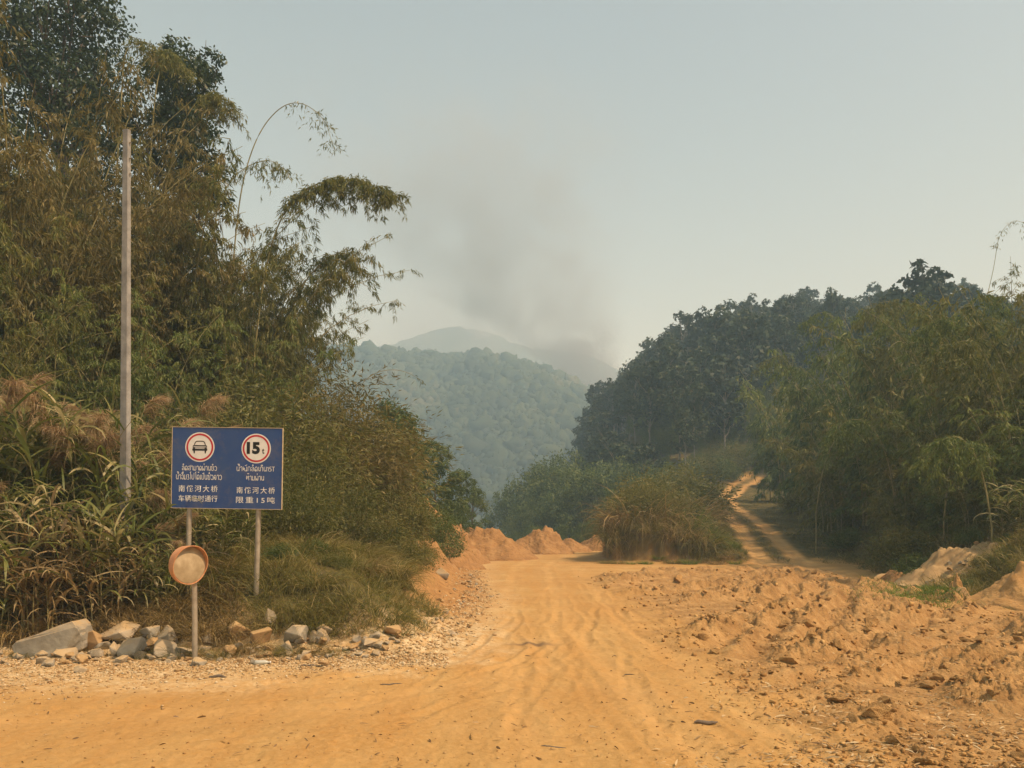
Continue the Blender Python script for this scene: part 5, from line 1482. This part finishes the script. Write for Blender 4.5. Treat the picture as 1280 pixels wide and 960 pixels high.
for px, Y, top, q, lab in [(255, 15.0, 675, 0, "long drooping grass tussock behind the round mirror"), (285, 15.2, 690, 0, "drooping grass tussock right of the round mirror"), (268, 13.6, 745, 1, "dry brown weed stalks just right of the mirror post"), (235, 14.4, 710, 1, "dry tussock behind the mirror post"),
    (215, 14.0, 740, 1, "short dry tussock above the dark blocky stone"), (30, 13.6, 740, 1, "dry straw tussock above the largest boulder"), (320, 15.8, 700, 0, "green tussock between the sign posts")]:
    veg(TU[q], "grass_tussock", lab, "grass tussock", px, Y, top, .95, GU, sxy=1.1)

GV = "rough grass tussocks on the left bank"
for k in range(30):
    Y = 13.9 + 14 * RG.uniform() ** 1.2; xe = float(np.interp(Y, *XL)) - .5 - 1.3 * float(sstep(16.5, 20, Y)) - 3.0 * RG.uniform()
    px = 640 + xe * FPX / Y
    if px < 330: continue
    s = RG.uniform(.55, 1.15)
    place(TU[0 if RG.uniform() < .75 else 1], "grass_tussock", "rough olive and straw tussock among many on the left bank right of the sign", "grass tussock", (xe, Y, gz(xe, Y) - .05), RG.uniform(0, 6.28), (s, s, s * .85), GV)
for px, Y, top, pr, lab in [(395, 17.5, 690, SG[0], "low weedy bush on the bank midway between sign and road"), (440, 20, 685, SG[1], "low weedy bush near the top of the bank grass"), (350, 16.2, 720, SG[0], "small weedy bush right of the right sign post"), (475, 24, 675, SG[0], "low bush at the foot of the reddish mound"), (420, 16.2, 745, SG[1], "small weed clump low on the bank grass"), (370, 20, 640, SH[2], "rough bush above the bank grass right of the sign")]:
    veg(pr, "bush", lab, "bush", px, Y, top, 4.1 if pr is SH[2] else 2.2, GS, sxy=1.5)

for px, Y, s, q, lab in [(505, 25.5, .7, SG[1], "small weed growing on the reddish mound"), (530, 28.5, .8, SG[0], "weed on the crumbly earth spill"), (478, 22.5, .6, SG[1], "weed at the foot of the reddish mound"), (545, 33, .8, SG[0], "weed between the spill and the tall nearest heap"), (520, 22.0, .5, SG[1], "small weed at the stony road edge")]:
    x = at(px, Y); place(q, "bush", lab, "bush", (x, Y, gz(x, Y) + (.5 if px in (505, 530) else 0)), RG.uniform(0, 6), s, GS)

for k in range(16):
    px = 20 + 420 * (k + RG.uniform()) / 16; Y = 12.75 + .5 * RG.uniform(); x = at(px, Y); s = RG.uniform(.2, .38)
    place(TU[int(RG.integers(0, 2))], "grass_tussock", "small weed tuft growing between the quarry stones at the roadside", "grass tussock", (x, Y, gz(x, Y) - .02), RG.uniform(0, 6.28), (s * 1.2, s * 1.2, s), "weed tufts between the quarry stones")
for k in range(14):
    px = 755 + 175 * (k + RG.uniform()) / 14; Y = 39.6 + 1.7 * RG.uniform(); x = at(px, Y); s = RG.uniform(.22, .5)
    place(TU[int(RG.integers(0, 3))], "grass_tussock", "low ragged weed tuft on the dirt at the foot of the island", "grass tussock", (x, Y, gz(x, Y) - .02), RG.uniform(0, 6.28), (s * 1.5, s * 1.5, s), "weed tufts at the foot of the island")
for px, Y, top, lab in [(792, 45.5, 588, "leafy weed bush standing above the left part of the island"), (815, 46, 590, "leafy weed bush standing above the middle of the island"), (845, 46, 606, "leafy weed bush above the right part of the island"), (872, 45, 636, "low leafy weed bush beside the fresh green grass of the island")]:
    veg(SG[1], "bush", lab, "bush", px, Y, top, 2.2, "leafy weed bushes on the island", sxy=.9)

# --- island between road and track
GI = "tall grass clumps on the island"
for k in range(13):
    px = 842 + 88 * RG.uniform(); Y = 41.8 + 4.5 * RG.uniform(); x = at(px, Y)
    if abs(d_line(np.array([x]), np.array([Y]), TRK)[0][0]) < 1.6: continue
    veg(TU[2 if RG.uniform() < .75 else 0], "tall_grass_clump", "fresh green grass clump among others between the dry island grass and the track", "tall grass", px, Y, np.interp(px, [846, 880, 935], [622, 650, 684]) + RG.uniform(-6, 10), .95, "fresh green grass clumps by the track", sxy=.8)
for k in range(9):
    px = 770 + k * 13; top = 612 + 58 * RG.uniform()
    veg(TU[int(RG.integers(0, 2))], "tall_grass_clump", "dry grass clump among others along the lip of the island cutting", "tall grass", px, 42.0 + RG.uniform(-.3, .9), top, .95, "grass clumps along the cutting lip", sxy=.8)
for px, Y, top, pr, lab in [(770, 43, 640, TU[1], "dry grass clump at the left corner of the island cutting"), (790, 43.5, 596, TU[1], "tall reddish dry grass clump at the head of the cutting"), (812, 44, 590, TU[1], "tallest dry grass clump on the island"), (845, 43.5, 618, TU[0], "dry grass clump in the middle of the island front"),
    (868, 43, 650, TU[2], "bright green grass clump right of the dry clumps"), (890, 42.5, 655, TU[2], "bright green grass clump beside the track"), (910, 42.2, 672, TU[2], "short green grass clump at the track mouth"), (835, 50, 588, TU[1], "feathery dry grass on the island crest"), (860, 53, 592, TU[1], "dry grass behind the green clumps"),
    (800, 42, 660, TU[1], "brown grass hanging over the cutting face"), (775, 42.2, 672, TU[1], "brown grass at the foot of the cutting corner"), (830, 41.8, 668, TU[1], "brown grass over the dark part of the cutting"), (855, 41.6, 660, TU[0], "green brown grass over the right part of the cutting")]:
    veg(pr, "tall_grass_clump", lab, "tall grass", px, Y, top, .95, GI, sxy=.95)
for px, Y, top, pr, lab in [(798, 44.2, 606, SG[1], "tan green bush at the highest point of the island front"), (822, 44.6, 606, SH[2], "taller leafy bush rising from the island grass"), (776, 43.6, 628, SB[0], "rust brown bush at the left corner of the island"), (856, 45, 632, SG[0], "green bush between the dry and the fresh island grass"), (815, 43, 632, SB[1], "dry brown bush hanging over the middle of the cutting"), (832, 50, 604, SH[0], "olive bush behind the front row of the island"), (790, 48, 602, SH[1], "olive bush behind the corner of the island")]:
    veg(pr, "bush", lab, "bush", px, Y, top, 4.4 if pr in SB else (4.1 if pr in SH else 2.2), "bushes in the island grass", sxy=1.05 if pr in SB or pr in SH else 1.3)
for px, Y, top, pr, lab in [(805, 47, 612, SG[1], "rusty green bush inside the island grass"), (835, 62, 600, SG[0], "bush on the island crest left of the track bend"), (845, 60, 575, SG[1], "pale bush at the back of the island"),  (850, 85, 580, SG[1], "bush at the foot of the wood behind the island"),
    (785, 52, 615, SG[0], "bush behind the head of the cutting"), (832, 52, 622, SG[0], "small bush low on the island crest"), (850, 74, 606, SG[1], "bush left of the upper track")]:
    veg(pr, "bush", lab, "bush", px, Y, top, 2.2, "bushes around the island and track", sxy=1.4)

# --- right bank: bamboo and scrub
GQ = "bamboo and scrub on the right bank"
for px, Y, top, pr, lab in [(990, 80, 440, BD, "slender bamboo leaning left over the upper track"), (1035, 68, 470, BE, "olive bamboo behind the leaning slender bamboo"), (1045, 60, 395, BD, "tall bamboo spray high on the right bank"), (1085, 56, 378, BC, "green bamboo clump under the hilltop trees"),
    (1125, 50, 372, BD, "green bamboo clump in the middle of the right bank"), (1165, 47, 362, BE, "brownish bamboo clump right of the bank middle"), (1205, 42, 355, BC, "bamboo clump below the dark hilltop tree"), (1240, 38, 350, BE, "brown tinted bamboo near the right edge"), (1275, 35, 345, BB, "dry bamboo clump filling the right edge"), (1310, 31, 350, BE, "bamboo half outside the right edge"),
    (1060, 60, 545, BE, "low bamboo scrub beside the upper track"), (1075, 54, 520, BD, "green bamboo scrub above the track side grass"), (1070, 48, 500, BE, "olive scrub in the lower middle of the right bank"), (1110, 44, 490, BD, "green scrub above the right hand verge"), (1150, 40, 500, BE, "scrub above the pale rubble pile"), (1195, 36, 480, BD, "leafy scrub over the rubble pile"), (1240, 32.5, 475, BE, "scrub over the shaded earth pile"), (1290, 28, 470, BD, "near leafy bamboo cut by the right edge"),
    (1095, 45, 590, BE, "low scrub on the verge right of the track"), (1135, 35.5, 590, BE, "low scrub behind the rubble piles"), (1185, 32, 580, BD, "low leafy scrub behind the pale rubble"), (1235, 29, 560, BE, "low leafy scrub behind the shaded pile"), (1275, 26, 590, RA[1], "strap leaved reeds hanging above the shaded pile"), (1295, 24, 640, RA[1], "reeds at the right edge over the shaded pile")]:
    h0 = {id(BB): 11.0, id(BC): 8.8, id(BD): 8.0, id(BE): 7.9, id(RA[1]): 3.6}[id(pr)]
    veg(pr, "reed_clump" if pr is RA[1] else "bamboo_clump", lab, "reed" if pr is RA[1] else "bamboo", px, Y, top, h0, GQ, sxy=1.0 if top < 450 else 1.35)
for px, Y, top, pr, lab in [(1040, 52, 640, SG[0], "low bush on the verge right of the track mouth"), (1065, 43, 655, SG[0], "low dark bush on the verge"), (1145, 31.5, 650, SG[1], "bush behind the small rubble pile"), (1215, 28, 655, SG[0], "bush behind the pale rubble pile"), (1260, 25.5, 665, SG[0], "bush between the two piles at right"), (1232, 24.6, 690, SG[1], "weedy bush growing over the right side of the pale rubble pile"), (1150, 27.5, 688, SG[0], "small weedy bush on the shoulder of the pale rubble pile"), (1292, 21.8, 690, SG[1], "weedy bush on top of the shaded earth pile"), (1215, 22.8, 722, SG[0], "low weeds between the grass patch and the shaded pile"), (1005, 66, 605, SG[1], "pale reddish bush at the track bend")]:
    veg(pr, "bush", lab, "bush", px, Y, top, 2.2, "bushes on the right verge", sxy=1.5)

# --- the wood on the right hill
GW = "trees of the wood on the right hill"
cand = []
for Yb in np.arange(98, 200, 6.5):
    for xb in np.arange(-4, 128, 5.2):
        x = xb + RG.uniform(-2.2, 2.2); Y = Yb + RG.uniform(-2.6, 2.6)
        px = 640 + x * FPX / Y
        if px < 640 or px > 1330: continue
        td, _ = d_line(np.array([x]), np.array([Y]), TRK)
        if td[0] < 5: continue
        if x < 8 + (Y - 98) * .0 and Y < 112 and x < 4: continue
        cand.append((x, Y))
for i, (x, Y) in enumerate(cand):
    z = gz(x, Y); s = RG.uniform(.8, 1.22) * np.interp(x, [-4, 6, 18], [.55, .72, 1.0])
    # the front row along the track stays bushy and low
    if Y < 108: s *= .62
    px = 640 + x * FPX / Y
    sky = np.interp(px, [640, 665, 700, 735, 780, 800, 830, 860, 900, 935, 960, 1000, 1040, 1100, 1170, 1280], [565, 540, 505, 486, 470, 440, 412, 400, 392, 380, 385, 364, 372, 366, 358, 380]) + RG.uniform(-4, 15)
    hmax = ptop(sky, Y) - z
    if hmax < 6: continue
    s = min(s, hmax / 17.2)
    k = int(RG.integers(0, 5))
    if RG.uniform() < .07 and Y > 115:
        place(WTALL[i % 2], "forest_tree", "emergent tree with a bare pale trunk and small crown in the right hill wood", "tree", (x, Y, z - .3), RG.uniform(0, 6.28), s, "emergent trees of the right hill wood")
    else:
        place(WOOD[k], "forest_tree", "dense dark forest tree in the hazy wood on the right hill", "tree", (x, Y, z - .3), RG.uniform(0, 6.28), (s * RG.uniform(.9, 1.2), s * RG.uniform(.9, 1.2), s), GW)
for px, Y, top, pr, lab in [(1095, 104, 352, WOOD[0], "dark crowned hilltop tree standing clear against the sky, left of two"), (1168, 98, 342, WOOD[2], "broad dark hilltop tree standing clear against the sky, right of two"), (905, 150, 392, WTALL[0], "lone tree with a tall bare pale trunk above the wood edge"), (1245, 90, 362, WOOD[3], "hilltop tree behind the dry bamboo near the right edge")]:
    veg(pr, "hilltop_tree", lab, "tree", px, Y, top, 17.5, minh=6)
# trees and bushes at the gap beyond the road end
for i, (px, Y, top) in enumerate([(p_, y_, t_ + (26 if p_ < 770 and y_ < 105 else 14 if p_ < 770 else 0)) for p_, y_, t_ in [(658, 112, 572), (680, 108, 556), (705, 110, 545), (640, 116, 596), (662, 98, 606), (690, 94, 600), (722, 94, 585), (748, 96, 575), (618, 92, 634), (640, 86, 636), (668, 80, 628), (700, 76, 628), (728, 74, 622), (752, 72, 615), (596, 78, 638), (770, 104, 565), (800, 104, 568), (832, 106, 568), (580, 68, 645), (620, 72, 655), (655, 68, 655), (775, 76, 606), (790, 90, 590), (820, 84, 585), (690, 66, 655), (722, 66, 650), (600, 64, 660)]]):
    veg(WBUSH[i % 3], "scrub_tree", ["rounded scrub tree in the gap beyond the road bend", "leafy scrub tree in the gap beyond the road bend", "low spreading scrub tree in the gap beyond the road bend"][i % 3], "tree", px, Y, top, 6.5, "scrub trees in the gap beyond the bend", sxy=.85, minh=1.6)

for i in range(40):
    px = 690 + 195 * (i + RG.uniform()) / 40; Y = 92 + RG.uniform(0, 16); x = at(px, Y)
    td, _ = d_line(np.array([x]), np.array([Y]), TRK)
    if td[0] < 4: continue
    veg(WBUSH[i % 3], "scrub_tree", "shadowy scrub tree in the undergrowth along the foot of the hillside wood", "tree", px, Y, RG.uniform(572, 602), 6.5, "undergrowth trees at the foot of the wood", sxy=1.0, minh=1.8)

for i in range(70):
    px = 800 + 210 * (i + RG.uniform()) / 70; Y = 113 + RG.uniform(0, 40); x = at(px, Y)
    if d_line(np.array([x]), np.array([Y]), TRK)[0][0] < 3.5: continue
    veg(WBUSH[i % 3], "scrub_tree", "scrub tree filling the slope between the pale trunks of the right hill wood", "tree", px, Y, ptop_row(x, Y, RG.uniform(4.5, 8.5)), 6.5, "scrub on the slope under the wood", sxy=1.1, minh=3.0)

for i in range(26):
    px = 872 + 84 * (i + RG.uniform()) / 26; Y = 101 + RG.uniform(0, 13); x = at(px, Y)
    if d_line(np.array([x]), np.array([Y]), TRK)[0][0] < 2.6 or px > 640 + 1000 * np.interp(Y, [p[1] for p in TRK], [p[0] for p in TRK]) / Y: continue
    veg(SG[i % 2], "bush", "yellow green bush among several above the top bend of the track", "bush", px, Y, ptop_row(x, Y, RG.uniform(2.0, 4.0)), 2.2, "bushes above the top bend", sxy=1.2)

# --- far hill: canopy as one mass, a few skyline trees of their own
def canopy():
    rng = np.random.default_rng(77)
    n = 8200
    Y = 310 + 320 * rng.uniform(size=n) ** .8; px = rng.uniform(330, 800, n); X = (px - 640) * Y / FPX
    Z = hill_z(X, Y)
    keep = Z > -15
    X, Y, Z = X[keep], Y[keep], Z[keep]; n = len(X)
    R0 = rng.uniform(1.7, 4.0, n) * (1 + .5 * (rng.uniform(size=n) < .08)); tt = rng.normal(size=n) * .16 + .55 * perlin(X * .02, Y * .012, 160) + .3 * perlin(X * .06, Y * .03, 161)
    # rounded crowns with a lumpy skin, and a scatter of leaf sprays to roughen their outline
    bm = bmesh.new(); bmesh.ops.create_icosphere(bm, subdivisions=2, radius=1)
    bm.verts.index_update(); iv = np.array([v.co[:] for v in bm.verts]); it = np.array([[v.index for v in f.verts] for f in bm.faces]); bm.free()
    nv = len(iv)
    lump = 1 + .22 * rng.normal(size=(n, nv)) + .25 * np.sin(iv[None] @ rng.normal(size=(n, 3, 1)) * 3.0 + rng.uniform(0, 6, (n, 1, 1)))[..., 0]
    W = np.stack([X, Y, Z + R0 * .7], -1)[:, None] + iv[None] * (R0[:, None] * lump)[..., None] * np.array([1, 1, 1.1])
    T = (it[None] + (np.arange(n) * nv)[:, None, None]).reshape(-1, 3)
    tb = np.clip(.38 + tt[:, None] + rng.normal(size=(n, nv)) * .12, 0, 1)
    per = 20
    rep = np.repeat(np.arange(n), per)
    d = unit(rng.normal(size=(n * per, 3)) + np.array([0, -.35, .5]))
    p = np.stack([X, Y, Z + R0 * .8], -1)[rep] + d * R0[rep][:, None] * rng.uniform(.95, 1.2, (n * per, 1))
    nr = unit(d + rng.normal(size=d.shape) * .4)
    dv = unit(np.cross(nr, rng.normal(size=d.shape)))
    V, Q = leaf_quads(p, dv, 1.5 * rng.uniform(.6, 1.2, len(p)), .9 * rng.uniform(.6, 1.2, len(p)), rng, .1, nr)
    V = np.vstack([V, W.reshape(-1, 3)]); T = T + len(p) * 4
    tn = np.concatenate([np.repeat(np.clip(.42 + tt[rep], 0, 1), 4), tb.ravel()])
    me = mesh_np("hill_forest", V, Q, T, M["far_leaf"], tint=tn)
    tag(link("hill_forest", me), "unbroken forest canopy covering the far hill in haze", "forest", kind='stuff')
canopy()
for px, h, k, lab in [(441, 15, 0, "tallest lone tree on the skyline of the far hill at left"), (418, 9, 1, "round skyline tree on the far hill left of the tallest one"), (485, 11, 2, "round lone tree on the far hill skyline near its middle"), (540, 9, 3, "skyline tree on the far hill below the faint mountain's left slope"), (585, 12, 4, "wide skyline tree on the far hill below the faint mountain peak"), (612, 11, 0, "skyline tree at the dip of the far hill ridge"), (655, 11, 1, "skyline tree on the right shoulder of the far hill"), (690, 9, 2, "skyline tree low on the right end of the far hill ridge"), (722, 12, 3, "last skyline tree at the right end of the far hill ridge")]:
    Y = 598.0; x = at(px, Y); z = float(hill_z(np.array([x]), np.array([Y]))[0])
    place(WOOD[k], "skyline_tree", lab, "tree", (x, Y, z), RG.uniform(0, 6.28), h / 14.0, "skyline trees of the far hill")

# --- grass cover
def grass(name, X, Y, H, W, mat, label, seed, bend=(.5, 1.8), dry=.25, seg=3):
    rng = np.random.default_rng(seed); n = len(X)
    b = np.stack([X, Y, land(X, Y) - .03], -1)
    V, Q, k = straps(b, rng.uniform(0, 6.28, n), rng.uniform(.9, 1.5, n), np.broadcast_to(H, (n,)) * rng.uniform(.45, 1.25, n), W * rng.uniform(.6, 1.4, n), rng.uniform(*bend, n), rng, seg)
    t = np.clip(.3 + .35 * fbm(X * .8, Y * .8, seed, 3) + rng.normal(size=n) * .15 + (rng.uniform(size=n) < dry) * .4, 0, 1)
    tag(link(name, mesh_np(name, V, Q, mat=M[mat], tint=np.repeat(t, k))), label, "grass", kind='stuff')
rg = np.random.default_rng(5)
def samp(n, px0, px1, Y0, Y1, cond, pw=1.0):
    Y = Y0 + (Y1 - Y0) * rg.uniform(size=n) ** pw; px = rg.uniform(px0, px1, n); X = (px - 640) * Y / FPX
    z = zones(X, Y); k = cond(X, Y, z)
    return X[k], Y[k]
X, Y = samp(95000, 200, 610, 13.2, 34, lambda x, y, z: (z[0] > .55 + 1.3 * sstep(17, 20, y) + .5 * perlin(x * 1.1, y * 1.1, 140)) & (z[0] < 7) & (np.clip(.7 + perlin(x * .7, y * .7, 141), 0, 1) > rg.uniform(size=len(x))), 1.2)
grass("bank_grass", X, Y, .34 + .42 * np.clip(perlin(X * .75, Y * .75, 155) + .35, 0, 1), .011, "grass", "olive and straw grass covering the left bank by the sign", 11, (.6, 2.2), .15)
X, Y = samp(26000, -60, 300, 13.1, 17, lambda x, y, z: z[0] > .35)
grass("bank_grass", X, Y, .45, .013, "grass_dry", "dry straw under the reeds on the left", 12, (.6, 2.2), .3)
X, Y = samp(90000, 740, 960, 40.5, 75, lambda x, y, z: (z[5] > .05) & (np.clip(.65 + perlin(x * .5, y * .5, 142), 0, 1) > rg.uniform(size=len(x))), 1.5)
grass("island_grass", X, Y, np.where((X - np.interp(Y, [p[1] for p in TRK], [p[0] for p in TRK])) > -4.2, .32, .85), .02, "grass", "tall olive grass over the island between road and track", 13, (.3, 1.5), .45)
X, Y = samp(130000, 900, 1330, 22, 95, lambda x, y, z: (z[6] > .3 + .6 * perlin(x * .6, y * .6, 143)) & (z[6] < 9), 1.6)
grass("verge_grass", X, Y, .55, .018, "grass", "rough green grass on the verge and right bank", 14, (.4, 1.8), .2)
X, Y = samp(30000, 780, 1100, 40, 122, lambda x, y, z: (z[4] > 0) & (z[1] < 6) & ((z[1] > z[3] + .1) | ((z[1] < .35 + .2 * perlin(x, y, 144)) & (z[2] > .1))), 1.2)
grass("track_grass", X, Y, .35, .016, "grass", "short grass along the edges and middle of the track", 15, (.4, 1.8), .3)
c = P(1190, 735)
N = 16000
px = rg.normal(size=N) * 48 + 1195; Y = np.clip(23.5 + rg.normal(size=N) * 1.6, 19.5, 28); X = at(px, Y)
k = perlin(X * .9, Y * .9, 146) > -.3
grass("grass_patch", X[k], Y[k], .28, .012, "grass_green", "bright green grass patch between the two piles at right", 16, (.5, 1.9), .1)
